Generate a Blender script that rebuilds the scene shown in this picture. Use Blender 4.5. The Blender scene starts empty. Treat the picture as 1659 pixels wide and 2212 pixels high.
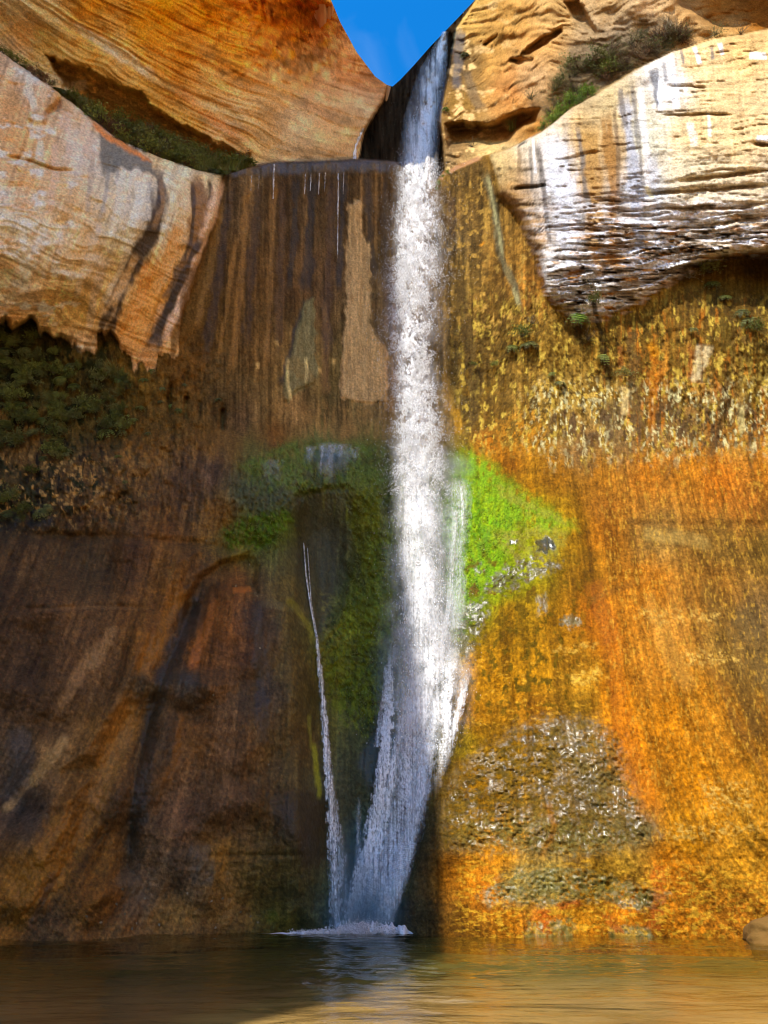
import bpy, math, random
import numpy as np

# ------------------------------------------------------------------ camera, sky, sun, exposure
SC = bpy.context.scene
CAM_H = 1.6
PITCH = math.radians(26.02)
F_PX, CX, CY = 1609.0, 829.5, 1106.0          # lens, in image pixels (frame 1659 x 2212)
SUN_AZ, SUN_EL = math.radians(32), math.radians(47)   # the sun stands behind the viewer, to the left
cam_d = bpy.data.cameras.new("camera")
cam = bpy.data.objects.new("camera", cam_d)
SC.collection.objects.link(cam)
cam.location = (0, 0, CAM_H)
cam.rotation_euler = (math.pi / 2 + PITCH, 0, 0)
cam_d.sensor_fit = 'VERTICAL'
cam_d.angle = 2 * math.atan(CY / F_PX)
cam_d.clip_start, cam_d.clip_end = 0.1, 3000
SC.camera = cam

world = bpy.data.worlds.new("World")
SC.world = world
world.use_nodes = True
wn, wl = world.node_tree.nodes, world.node_tree.links
bg = wn["Background"]
sky = wn.new("ShaderNodeTexSky")
sky.sky_type = 'NISHITA'
sky.sun_disc = False
sky.sun_elevation = SUN_EL
sky.sun_rotation = math.pi + SUN_AZ
sky.altitude = 1700
sky.dust_density = 0.3
sky.ozone_density = 3.0
hs = wn.new("ShaderNodeHueSaturation")
hs.inputs["Saturation"].default_value = 1.36
hs.inputs["Value"].default_value = .86
wl.new(sky.outputs[0], hs.inputs["Color"])
wtc = wn.new("ShaderNodeTexCoord")
wnz = wn.new("ShaderNodeTexNoise")
wnz.inputs["Scale"].default_value, wnz.inputs["Detail"].default_value, wnz.inputs["Distortion"].default_value = 7.0, 9, .6
wl.new(wtc.outputs["Generated"], wnz.inputs["Vector"])
wrp = wn.new("ShaderNodeMapRange")
wrp.inputs["From Min"].default_value, wrp.inputs["From Max"].default_value, wrp.inputs["To Max"].default_value = .62, .95, .08
wl.new(wnz.outputs["Fac"], wrp.inputs["Value"])
wmx = wn.new("ShaderNodeMix")
wmx.data_type = 'RGBA'
wmx.inputs["B"].default_value = (5.5, 6.0, 6.6, 1)
wl.new(wrp.outputs["Result"], wmx.inputs["Factor"])
wl.new(hs.outputs["Color"], wmx.inputs["A"])
wl.new(wmx.outputs["Result"], bg.inputs[0])
bg.inputs[1].default_value = 0.15

sun_d = bpy.data.lights.new("sun", 'SUN')
sun_d.energy = 2.05
sun_d.angle = math.radians(0.55)
sun_d.color = (1.0, 0.94, 0.84)
sun = bpy.data.objects.new("sun", sun_d)
SC.collection.objects.link(sun)
SUN_DIR = np.array([math.sin(SUN_AZ) * math.cos(SUN_EL), math.cos(SUN_AZ) * math.cos(SUN_EL), -math.sin(SUN_EL)])
from mathutils import Vector
sun.rotation_euler = Vector(SUN_DIR).to_track_quat('-Z', 'Y').to_euler()
sun.location = (-30, -40, 80)

SC.view_settings.view_transform = 'Standard'
SC.view_settings.look = 'None'
SC.view_settings.gamma = 1
SC.view_settings.use_curve_mapping = False
SC.view_settings.exposure = 1.68
SC.render.engine = 'CYCLES'
SC.cycles.pixel_filter_type = 'BLACKMAN_HARRIS'
SC.cycles.filter_width = 1.1
SC.cycles.max_bounces = 8
SC.cycles.diffuse_bounces = 5
SC.cycles.glossy_bounces = 3
SC.cycles.transmission_bounces = 4
SC.cycles.transparent_max_bounces = 24
SC.cycles.caustics_reflective = False
SC.cycles.caustics_refractive = False

# ------------------------------------------------------------------ helpers
rng = np.random.default_rng(7)
random.seed(7)
SP, CP = math.sin(PITCH), math.cos(PITCH)


def ray(u, v):
    X = (np.asarray(u, float) - CX) / F_PX
    Y = -(np.asarray(v, float) - CY) / F_PX
    return X, CP - SP * Y, SP + CP * Y


def world_at(u, v, y):
    dx, dy, dz = ray(u, v)
    t = np.asarray(y, float) / dy
    return dx * t, np.asarray(y, float) + 0 * t, CAM_H + dz * t


def _hash(ix, iy, seed):
    h = (ix.astype(np.int64) * 374761393 + iy.astype(np.int64) * 668265263 + seed * 974634761) & 0xFFFFFFFF
    h = ((h ^ (h >> 13)) * 1274126177) & 0xFFFFFFFF
    return ((h ^ (h >> 16)) & 0xFFFF).astype(np.float32) / 65535.0


def vnoise(x, y, seed=0):
    fx, fy = np.floor(x), np.floor(y)
    ix, iy = fx.astype(np.int64), fy.astype(np.int64)
    tx, ty = (x - fx).astype(np.float32), (y - fy).astype(np.float32)
    tx = tx * tx * (3 - 2 * tx)
    ty = ty * ty * (3 - 2 * ty)
    a, b = _hash(ix, iy, seed), _hash(ix + 1, iy, seed)
    c, d = _hash(ix, iy + 1, seed), _hash(ix + 1, iy + 1, seed)
    return (a + (b - a) * tx) * (1 - ty) + (c + (d - c) * tx) * ty


def fbm(x, y, octv=4, seed=0, gain=0.5):
    s, a, n = 0, 1.0, 0
    c, sn = math.cos(0.6), math.sin(0.6)
    for i in range(octv):
        s = s + a * vnoise(x, y, seed + i * 17)
        n += a
        x, y = x * 2.03 + 11.3, y * 2.03 + 5.7
        a *= gain
    return s / n          # 0..1, mean .5


def ridged(x, y, octv=3, seed=0):
    s, a, n = 0, 1.0, 0
    for i in range(octv):
        s = s + a * (1 - np.abs(2 * vnoise(x, y, seed + i * 13) - 1))
        n += a
        x, y = x * 2.1 + 3.1, y * 2.1 + 7.7
        a *= 0.5
    return s / n


def ss(a, b, x):
    t = np.clip((x - a) / (b - a), 0, 1)
    return t * t * (3 - 2 * t)


def rbf(pts, c=70.0):
    P = np.array(pts, float)
    X = P[:, :2]
    n = len(X)
    K = np.sqrt(((X[:, None] - X[None]) ** 2).sum(-1) + c * c)
    A = np.zeros((n + 3, n + 3))
    A[:n, :n] = K - 1e-3 * np.eye(n)
    A[:n, n] = A[n, :n] = 1
    A[:n, n + 1] = A[n + 1, :n] = X[:, 0] / 1000
    A[:n, n + 2] = A[n + 2, :n] = X[:, 1] / 1000
    out = []
    for k in range(2, P.shape[1]):
        b = np.zeros(n + 3)
        b[:n] = P[:, k]
        out.append(np.linalg.solve(A, b))
    return X, np.array(out), c


def rbf_eval(model, U, V):
    X, W, c = model
    n = len(X)
    out = [np.full(U.shape, w[n]) + w[n + 1] * U / 1000 + w[n + 2] * V / 1000 for w in W]
    for i in range(n):
        k = np.sqrt((U - X[i, 0]) ** 2 + (V - X[i, 1]) ** 2 + c * c)
        for j in range(len(W)):
            out[j] += W[j][i] * k
    return out


def poly_sd(poly, U, V):
    """signed distance, positive inside"""
    P = np.array(poly, float)
    d2 = np.full(U.shape, 1e12)
    inside = np.zeros(U.shape, bool)
    for i in range(len(P)):
        a, b = P[i], P[(i + 1) % len(P)]
        e = b - a
        wx, wy = U - a[0], V - a[1]
        t = np.clip((wx * e[0] + wy * e[1]) / (e @ e + 1e-9), 0, 1)
        d2 = np.minimum(d2, (wx - t * e[0]) ** 2 + (wy - t * e[1]) ** 2)
        cond = ((a[1] <= V) & (b[1] > V)) | ((b[1] <= V) & (a[1] > V))
        den = (b[1] - a[1]) if abs(b[1] - a[1]) > 1e-9 else 1e-9
        inside ^= cond & (U < a[0] + (V - a[1]) / den * e[0])
    d = np.sqrt(d2)
    return np.where(inside, d, -d)


def line_d(line, U, V):
    """distance to a polyline and position 0..1 along it"""
    P = np.array(line, float)
    best = np.full(U.shape, 1e12)
    pos = np.zeros(U.shape)
    L = np.r_[0, np.cumsum(np.hypot(*np.diff(P, axis=0).T))]
    for i in range(len(P) - 1):
        a, e = P[i], P[i + 1] - P[i]
        wx, wy = U - a[0], V - a[1]
        t = np.clip((wx * e[0] + wy * e[1]) / (e @ e + 1e-9), 0, 1)
        d = (wx - t * e[0]) ** 2 + (wy - t * e[1]) ** 2
        m = d < best
        best = np.where(m, d, best)
        pos = np.where(m, (L[i] + t * (L[i + 1] - L[i])) / L[-1], pos)
    return np.sqrt(best), pos


def srgb(*c):
    c = np.array(c, float) / 255
    return np.where(c <= 0.04045, c / 12.92, ((c + 0.055) / 1.055) ** 2.4)


def new_obj(name, verts, faces, mat=None, parent=None, smooth=False, **props):
    me = bpy.data.meshes.new(name)
    verts = np.ascontiguousarray(verts, np.float32)
    faces = np.asarray(faces, np.int32)
    me.vertices.add(len(verts))
    me.vertices.foreach_set("co", verts.ravel())
    k = faces.shape[1]
    me.loops.add(faces.size)
    me.loops.foreach_set("vertex_index", np.ascontiguousarray(faces.ravel()))
    me.polygons.add(len(faces))
    me.polygons.foreach_set("loop_start", np.arange(0, faces.size, k, dtype=np.int32))
    me.polygons.foreach_set("loop_total", np.full(len(faces), k, np.int32))
    me.update(calc_edges=True)
    if smooth:
        me.polygons.foreach_set("use_smooth", np.ones(len(faces), bool))
    if mat:
        me.materials.append(mat)
    o = bpy.data.objects.new(name, me)
    SC.collection.objects.link(o)
    if parent:
        o.parent = parent
    for k_, v_ in props.items():
        o[k_] = v_
    return o


def mat_new(name):
    m = bpy.data.materials.new(name)
    m.use_nodes = True
    return m, m.node_tree.nodes, m.node_tree.links, m.node_tree.nodes["Principled BSDF"]


# ------------------------------------------------------------------ rock wall: depth (m) estimated at image pixels, placed along camera rays
us = np.r_[np.linspace(-420, -10, 36), np.linspace(0, 1660, 700), np.linspace(1670, 2080, 36)]
NR = 900
NOTCH_U = [-420, 560, 640, 690, 715, 735, 770, 810, 835, 848, 865, 895, 930, 965, 990, 1026, 1060, 1120, 1180, 2080]
NOTCH_V = [-330, -330, -190, -50, 0, 48, 112, 165, 183, 187, 172, 140, 100, 64, 38, 0, -50, -200, -330, -330]
vt = np.interp(us, NOTCH_U, NOTCH_V)
VB = 2075.0
U = np.repeat(us[None], NR, 0)
w = np.linspace(0, 1, NR)[:, None]
V = vt[None] + (VB - vt[None]) * w
# rows are stretched evenly; features are evaluated at each vertex's own image coordinates

WL_U = [-420, 0, 300, 500, 640, 780, 850, 940, 1040, 1300, 1659, 2080]
WL_V = [2045, 2031, 2025, 2017, 2012, 2010, 2012, 2020, 2026, 2024, 2027, 2040]


def base_y(u):
    vv = np.interp(u, WL_U, WL_V)
    dx, dy, dz = ray(u, vv)
    return CAM_H * dy / (-dz)


W_PTS = [(-200, 1800, 24.3), (0, 1800, 24.8), (300, 1800, 24.9), (500, 1800, 25.2), (640, 1800, 26.0), (690, 1800, 27.2), (740, 1800, 28.1), (800, 1800, 28.2), (860, 1800, 27.7), (930, 1800, 26.2), (1000, 1800, 25.1), (1150, 1800, 24.6), (1300, 1800, 24.6), (1659, 1800, 23.9), (1900, 1800, 23),
         (-200, 1500, 25), (0, 1500, 25.5), (200, 1500, 25.7), (400, 1500, 25.8), (600, 1500, 26.3), (650, 1500, 26.9), (700, 1500, 28.6), (800, 1500, 28.7), (860, 1500, 28.4), (930, 1500, 27.7), (1000, 1500, 26.7), (1150, 1500, 26.0), (1300, 1500, 25.6), (1500, 1500, 25.2), (1659, 1500, 24.9), (1900, 1500, 24.5),
         (-200, 1300, 26.4), (0, 1300, 26.6), (200, 1300, 26.8), (400, 1300, 26.7), (560, 1300, 26.7), (640, 1300, 28), (700, 1300, 29.3), (780, 1300, 29), (860, 1300, 28.7), (950, 1300, 28.1), (1010, 1300, 27.6), (1150, 1300, 27), (1300, 1300, 26.6), (1500, 1300, 26.4), (1659, 1300, 26.3), (1900, 1300, 26),
         (-200, 1150, 27.4), (0, 1150, 27.8), (200, 1150, 28), (400, 1150, 28.1), (520, 1150, 27.6), (590, 1150, 27.6), (640, 1150, 28.9), (720, 1150, 29.3), (800, 1150, 28.7), (880, 1150, 28.6), (960, 1150, 28.3), (1020, 1150, 28.1), (1200, 1150, 28.2), (1400, 1150, 27.8), (1659, 1150, 27.6), (1900, 1150, 27.3),
         (520, 1040, 28.2), (620, 1030, 28.2), (700, 1040, 28.3), (780, 1040, 28.5), (900, 1040, 28.9), (1010, 1040, 28.8), (1200, 1050, 29), (1500, 1050, 28.5),
         (-200, 960, 28.6), (0, 960, 29), (300, 960, 29.6), (500, 960, 29.9), (640, 960, 29.9), (750, 960, 30), (900, 960, 30.3), (1000, 960, 30), (1200, 960, 29.6), (1659, 960, 28.8), (1900, 960, 28.4),
         (-200, 850, 28.3), (0, 850, 28.6), (200, 850, 29.6), (400, 850, 30.5), (640, 850, 31), (900, 850, 31.3), (1100, 850, 30.6), (1300, 850, 29.8), (1659, 850, 28.8), (1900, 850, 28.4),
         (-200, 700, 28), (0, 700, 28.4), (200, 700, 29.3), (400, 700, 30.5), (640, 700, 31.2), (900, 700, 31.5), (1100, 700, 30.6), (1300, 700, 29.4), (1500, 700, 28.6), (1659, 700, 28.0), (1900, 700, 27),
         (400, 500, 30), (640, 500, 31.2), (900, 500, 31.7), (1100, 500, 30.4), (1659, 500, 29),
         (420, 365, 29.2), (540, 365, 30), (700, 360, 30.6), (850, 360, 31.2), (950, 390, 31.6), (1050, 345, 30.3), (1659, 300, 28)]
for u_ in (-400, -200, 0, 200, 400, 520, 600, 650, 700, 780, 850, 900, 940, 1000, 1150, 1300, 1500, 1659, 1850, 2050):
    W_PTS += [(u_, np.interp(u_, WL_U, WL_V), base_y(u_)), (u_, 2075, base_y(u_))]
N_PTS = [(-300, 60, 21.0), (-200, 90, 22.3), (0, 110, 23.8), (140, 200, 25.4), (250, 290, 26.8), (430, 365, 28.6), (490, 380, 29.3),
         (-300, 400, 20.6), (-200, 400, 21.4), (0, 400, 22.8), (200, 400, 24.6), (350, 450, 26.8), (430, 450, 28.6), (-300, 650, 23), (-200, 650, 23.8), (0, 600, 24.6), (0, 705, 27.0),
         (150, 600, 25.4), (200, 765, 29.1), (300, 600, 27.6), (300, 785, 29.95), (375, 775, 30.35), (400, 600, 29.4), (460, 600, 30.5)]
F_PTS = [(1050, 345, 30), (1050, 500, 30.2), (1080, 650, 30.4), (1170, 280, 28.5), (1170, 450, 28.4), (1180, 640, 29.0), (1290, 200, 27.5), (1240, 690, 29.2), (1300, 450, 27.2),
         (1300, 600, 28.2), (1450, 120, 26.5), (1450, 400, 26.2), (1400, 600, 28.2), (1500, 570, 27.6), (1659, 60, 25.7), (1659, 300, 24.6), (1659, 555, 26.4), (1900, 60, 24), (1900, 300, 22.6), (1900, 540, 24.5)]
UL_PTS = [(-300, -20, 23), (-200, 0, 24.2), (0, 60, 25.6), (140, 170, 27.2), (250, 250, 28.6), (430, 330, 31), (540, 350, 32), (740, 342, 33), (770, 320, 34),
          (-300, -300, 20.5), (-200, -200, 22), (0, -100, 22.8), (0, 0, 24.3), (200, 0, 24.8), (200, 100, 26.3), (330, 190, 28.2), (400, 100, 27.6), (400, 200, 29), (560, 0, 29),
          (560, 100, 30), (560, 220, 30.9), (640, 60, 31.4), (660, 200, 32), (700, 100, 32.5), (700, 250, 32.4), (840, 185, 37), (760, 120, 33.6), (800, 250, 35), (715, 0, 32), (300, -300, 21.5), (500, -300, 25), (600, -200, 28)]
C_PTS = [(760, 345, 34), (790, 280, 36), (800, 345, 34.2), (850, 345, 33.2), (850, 195, 39), (850, 270, 37), (900, 145, 39.5), (900, 220, 38), (900, 300, 35.6), (960, 70, 40), (950, 200, 37.5), (950, 300, 34.8), (945, 390, 32.2), (1020, 0, 38), (1040, -50, 38), (990, 270, 35)]
UR_PTS = [(1010, 60, 34.5), (970, 120, 35.2), (965, 200, 33.4), (960, 240, 32.8), (1000, 270, 32.6), (960, 330, 32), (1040, 340, 31), (1100, 0, 31.5), (1150, 150, 30.2), (1130, 225, 30.6), (1130, 310, 31), (1200, 60, 29.4), (1175, 275, 30),
          (1290, 180, 28.8), (1300, 50, 28), (1450, 100, 27.7), (1540, 70, 27), (1659, 0, 26.4), (1659, 50, 26.3), (1900, 0, 24.6), (1300, -300, 25.5), (1659, -300, 23.5), (1900, -300, 21.5), (1060, -60, 32.6), (1130, -250, 29)]
LEDGE_U = [-420, 0, 60, 140, 250, 340, 430, 490, 540, 600, 700, 760, 850, 940, 985, 1045, 1100, 1170, 1230, 1290, 1370, 1450, 1540, 1659, 2080]
LEDGE_V = [-60, 108, 150, 205, 295, 335, 366, 374, 358, 349, 347, 343, 349, 392, 368, 337, 320, 284, 235, 200, 150, 112, 84, 62, 20]
N_POLY = [(-460, -80), (0, 100), (140, 200), (250, 288), (430, 360), (485, 372), (470, 470), (425, 590), (395, 690), (375, 778), (345, 768), (330, 790), (290, 795), (268, 760), (215, 728), (205, 770), (180, 758), (150, 735), (95, 715), (75, 700), (50, 706), (0, 706), (-460, 680)]
F_POLY = [(1052, 330), (1100, 312), (1170, 276), (1230, 225), (1290, 192), (1450, 104), (1540, 76), (1659, 54), (2100, 0), (2100, 540), (1659, 552), (1560, 558), (1500, 578), (1430, 622), (1360, 668), (1300, 690), (1245, 690), (1200, 662), (1180, 635), (1160, 560), (1120, 470), (1075, 420)]
C_POLY = [(845, 180), (820, 230), (785, 285), (770, 352), (860, 362), (935, 400), (962, 372), (958, 310), (950, 262), (955, 225), (968, 150), (986, 62), (1034, -8), (1045, -60), (900, 60)]


def depth_at(U, V, detail=True):
    """metres from the viewer's vertical plane to the rock at each image position, plus the region masks"""
    wob = (fbm(U / 38, V / 38, 3, 91) - .5) * 16 + (fbm(U / 9, V / 9, 2, 92) - .5) * 5
    W = rbf_eval(rbf(W_PTS), U, V)[0]
    Np = rbf_eval(rbf(N_PTS), U, V)[0]
    Fp = rbf_eval(rbf(F_PTS), U, V)[0]
    UL = rbf_eval(rbf(UL_PTS), U, V)[0]
    Cc = rbf_eval(rbf(C_PTS), U, V)[0]
    UR = rbf_eval(rbf(UR_PTS), U, V)[0]
    led = np.interp(U, LEDGE_U, LEDGE_V)
    above = ss(3, -4, V - led + wob * .15)
    nsd = poly_sd(N_POLY, U, V) + wob * .5 + ((fbm(U / 9, V / 50, 3, 93) - .5) * (14 + 16 * ss(170, 230, U)) + (fbm(U / 30, V / 60, 2, 94) - .5) * 44) * ss(600, 690, V)
    fsd = poly_sd(F_POLY, U, V) + wob * .4
    csd = poly_sd(C_POLY, U, V) + wob * .3
    mN = ss(-6, 14, nsd)
    mF = ss(-10, 22, fsd)
    mC = ss(-4, 6, csd)
    right = ss(880, 900, U)
    y = W
    y = y * (1 - mN) + np.minimum(Np, W + .5) * mN
    y = y * (1 - mF) + np.minimum(Fp, W + .5) * mF
    up = UL * (1 - right) + UR * right
    up = up * (1 - mC) + Cc * mC
    y = y * (1 - above) + up * above
    M = dict(above=above, N=mN * (1 - above), F=mF * (1 - above), C=mC * above, UL=above * (1 - right) * (1 - mC), UR=above * right * (1 - mC), led=led, wob=wob)
    M['W'] = (1 - above) * (1 - M['N'] - M['F']).clip(0, 1)
    return y, M


Y, M = depth_at(U, V)


def dent(poly, depth, width, warp=0.6):
    lo = np.min(poly, 0) - 60
    hi = np.max(poly, 0) + 60
    m = (U > lo[0]) & (U < hi[0]) & (V > lo[1]) & (V < hi[1])
    sd = poly_sd(poly, U[m], V[m]) + M['wob'][m] * warp
    Y[m] += depth * ss(-width * .35, width, sd)


def groove(line, depth, width, warp=0.5):
    lo = np.min(line, 0) - 60
    hi = np.max(line, 0) + 60
    m = (U > lo[0]) & (U < hi[0]) & (V > lo[1]) & (V < hi[1])
    d, p = line_d(line, U[m] + M['wob'][m] * warp * .5, V[m] + M['wob'][m] * warp)
    Y[m] += depth * np.exp(-(d / width) ** 2) * np.clip(np.sin(np.pi * np.clip(p, .04, .96)) * 2, 0, 1)


# --- caves, cracks, steps and knobs
dent([(962, 268), (1000, 262), (1045, 268), (1095, 256), (1130, 236), (1165, 236), (1160, 262), (1120, 285), (1100, 312), (1050, 322), (1000, 316), (968, 322)], 1.9, 14)
dent([(1215, 2), (1250, 0), (1286, 55), (1290, 78), (1268, 66), (1235, 40)], .9, 8)
dent([(1128, 116), (1165, 82), (1212, 60), (1216, 70), (1180, 96), (1145, 116)], .8, 6)
dent([(1040, 96), (1055, 84), (1078, 72), (1074, 86), (1050, 102)], .6, 5)
dent([(1440, -40), (1462, 12), (1500, 42), (1555, 70), (1659, 73), (2000, 70), (2000, -200), (1440, -200)], 2.6, 16)
dent([(1095, 130), (1130, 122), (1150, 130), (1120, 142)], .5, 6)
dent([(96, 118), (170, 140), (240, 168), (310, 214), (390, 262), (460, 310), (530, 338), (500, 372), (430, 364), (340, 334), (250, 292), (140, 200)], 1.5, 12, 2.0)
dent([(590, 0), (640, -60), (720, 10), (735, 90), (700, 150), (640, 160), (590, 120), (560, 60)], 2.4, 70)
dent([(648, 1066), (690, 1054), (760, 1050), (772, 1100), (752, 1200), (740, 1300), (700, 1370), (676, 1372), (655, 1290), (622, 1240), (636, 1130)], .28, 26, 1.6)
groove([(618, 1066), (645, 1076), (668, 1064), (700, 1055), (735, 1052), (764, 1048)], .2, 7, 1.0)
dent([(396, 1335), (402, 1290), (425, 1245), (470, 1210), (540, 1194), (560, 1222), (556, 1280), (470, 1268), (425, 1330)], .55, 16)
dent([(300, 1462), (360, 1446), (440, 1448), (470, 1470), (474, 1500), (440, 1520), (380, 1530), (330, 1510)], -.35, 34)
dent([(360, 1180), (430, 1190), (390, 1300), (310, 1480), (210, 1650), (130, 1660), (240, 1450), (315, 1300)], -.7, 46)
dent([(400, 1290), (445, 1300), (385, 1450), (325, 1640), (300, 1900), (240, 1900), (265, 1650), (330, 1450)], .6, 40)
dent([(450, 1250), (540, 1240), (580, 1400), (570, 1750), (430, 1800), (405, 1530)], -.7, 70)
dent([(580, 1280), (640, 1270), (676, 1390), (690, 1600), (690, 2000), (600, 2000), (590, 1600)], -.45, 50)
dent([(100, 1700), (200, 1680), (150, 1850), (60, 2000), (-60, 2000), (0, 1850)], -.6, 50)
dent([(0, 1180), (220, 1180), (330, 1190), (250, 1300), (0, 1310)], .35, 50)
dent([(-50, 1480), (60, 1500), (120, 1540), (170, 1560), (110, 1650), (60, 1750), (-50, 1820)], .4, 50)
dent([(752, 440), (780, 432), (784, 500), (800, 540), (800, 700), (838, 760), (838, 868), (790, 872), (735, 860), (736, 780), (745, 700), (748, 560)], -.1, 3, .4)
dent([(656, 655), (680, 640), (682, 760), (690, 800), (676, 830), (640, 845), (622, 868), (612, 860), (618, 780), (634, 760), (640, 720)], -.12, 3, .4)
dent([(60, 240), (88, 230), (104, 250), (100, 268), (72, 272), (58, 258)], -.35, 10)
dent([(100, 255), (132, 236), (140, 200), (136, 190), (120, 220), (96, 240)], .5, 8)
for ln, dp, wd in [([(0, 335), (60, 348), (120, 366), (170, 368)], .35, 4), ([(1300, 1140), (1400, 1132), (1560, 1136), (1659, 1134), (1900, 1130)], .08, 7), ([(1250, 1248), (1400, 1244), (1600, 1244)], .05, 6),
                   ([(368, 818), (366, 905)], .5, 5), ([(402, 850), (402, 910)], .5, 5), ([(432, 862), (430, 900)], .3, 4), ([(480, 875), (480, 935)], .6, 6),
                   ([(0, 1318), (120, 1312), (250, 1308), (340, 1316)], .14, 7), ([(560, 1175), (480, 1180), (380, 1172), (250, 1160), (0, 1158)], .3, 12),
                   ([(1056, 328), (1100, 320), (1150, 306)], .35, 3), ([(1105, 408), (1150, 404), (1184, 402)], .45, 3), ([(1440, 185), (1480, 184), (1530, 190)], .3, 3), ([(1430, 250), (1520, 247), (1590, 250)], .3, 3),
                   ([(420, 1850), (560, 1848), (680, 1850)], .09, 6), ([(1430, 1858), (1500, 1860), (1659, 1852)], .03, 6),
                   ([(1625, 312), (1659, 314), (1700, 314)], .6, 4),
                   ([(1470, 388), (1560, 380), (1659, 370)], .5, 4), ([(1380, 420), (1500, 410), (1659, 402)], .45, 4), ([(1420, 450), (1560, 452), (1659, 438)], .4, 4),
                   ([(1415, 497), (1500, 490), (1659, 470)], .4, 4), ([(1330, 628), (1400, 606), (1480, 580), (1560, 556)], .5, 5), ([(1200, 566), (1300, 556), (1400, 548)], .3, 4)]:
    groove(ln, dp, wd)

# --- relief: broad swells, bedding, drips, grain
wet_rock = (M['W'] * ss(930, 1000, V)).clip(0, 1)
seepv = V + (fbm(U / 40, V / 40, 4, 140, .6) - .5) * 110 + (fbm(U / 6, V / 60, 2, 141) - .5) * 50
seep = M['W'] * ss(960, 1010, U) * ss(600, 690, V) * ss(1012, 925, seepv)
dry = np.clip(M['UL'] + M['UR'] + M['N'] + M['F'], 0, 1)
amp = dry + .35 * M['W']
rel = (fbm(U / 190, V / 190, 3, 1) - .5) * 1.0 * (.4 + .6 * dry) + (fbm(U / 60, V / 60, 3, 2) - .5) * .4 * amp + (fbm(U / 17, V / 17, 3, 3) - .5) * .16 * (dry + .3 * M['W'])
qUL = V - .62 * U + .00022 * U * U + (fbm(U / 260, V / 200, 3, 5) - .5) * 70
rel += M['UL'] * ((fbm(qUL / 5.5, (U + V) / 260, 4, 6, .62) - .5) * .3 + (ridged(qUL / 34, (U + V) / 700, 2, 7) - .5) * .1)
bowl = M['UL'] * ss(-40, 60, poly_sd([(480, -40), (640, -80), (720, 0), (740, 90), (700, 160), (620, 175), (560, 140)], U, V))
rel += bowl * ((ridged(U / 26 + fbm(U / 40, V / 40, 2, 147) * 2, V / 34, 3, 148) - .5) * .9 + (fbm(U / 9, V / 14, 3, 149) - .5) * .3)
qN = V - .22 * (U - 100) - .0006 * (U - 60) ** 2 * np.sign(U - 60) + (fbm(U / 130, V / 80, 3, 8) - .5) * 90
rel += M['N'] * ((fbm(qN / 9, U / 200, 4, 9, .6) - .5) * .22 + (ridged(qN / 30, U / 300, 2, 10) - .5) * .1)
qF = V + .06 * (U - 1170) + .1 * np.maximum(V - 450, 0) * (U - 1250) / 300 + (fbm(U / 150, V / 60, 3, 11) - .5) * 34
rel += M['C'] * ((fbm(U / 22, V / 30, 4, 144, .6) - .5) * 1.2 + (fbm(U / 5, V / 60, 3, 145) - .5) * .3)
fs = M['F'] * (.35 + .8 * ss(330, 520, V) * ss(1150, 1330, U) + .5 * ss(520, 600, V)).clip(0, 1.4)
rel += fs * (ridged(qF / 16, U / 220, 3, 12) - .55) * .3 + fs * (fbm(qF / 4.5, U / 60, 4, 13, .62) - .5) * .42
crk = ss(.62, .78, fbm(qF / 6, U / 95, 3, 14, .55))
rel -= -fs * crk * .35
qR = V - .55 * (U - 1000) * -1 * .4 + (fbm(U / 90, V / 90, 3, 15) - .5) * 80
rel += M['UR'] * ((fbm(qR / 8, U / 90, 4, 16, .6) - .5) * .4 + (ridged(U / 80, V / 60, 3, 17) - .5) * .35)
drip = fbm(U / 5.5, V / 45, 4, 18, .6) - .5
tufa = ridged(U / 14, V / 26, 3, 19) - .5
rel += seep * (drip * .12 + tufa * .1 + (fbm(U / 4, V / 7, 3, 20) - .5) * .12)
alc = M['W'] * ss(690, 760, V) * ss(1170, 1100, V) * ss(560, 380, U)
rel += alc * ((fbm(U / 24, V / 24, 4, 21, .6) - .5) * .7 + drip * .25)
lipw = M['W'] * ss(380, 500, U) * ss(340, 360, V) * ss(960, 900, V)
rel += lipw * ((fbm(U / 8, V / 160, 3, 22) - .5) * .16 + (fbm(U / 34, V / 300, 2, 23) - .5) * .35 + (fbm(U / 7, V / 9, 3, 33) - .5) * .1)
flow = U + (V - 1500) * np.interp(U, [0, 300, 600, 800, 1000, 1300, 1659], [.55, .3, .06, 0, -.04, -.12, -.5])
rel += wet_rock * ((fbm(flow / 12, V / 150, 3, 24) - .5) * .11 + (fbm(flow / 60, V / 200, 3, 25) - .5) * .5 + (fbm(U / 8, V / 10, 3, 34) - .5) * .05 + (fbm(U / 3.5, V / 6, 2, 35) - .5) * .04)
lefts = wet_rock * ss(640, 540, U)
rel += lefts * ((fbm(U / 40, V / 28, 4, 26, .5) - .5) * .22 + (fbm(U / 150 + V / 400, V / 130, 2, 36) - .5) * 1.5)
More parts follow.
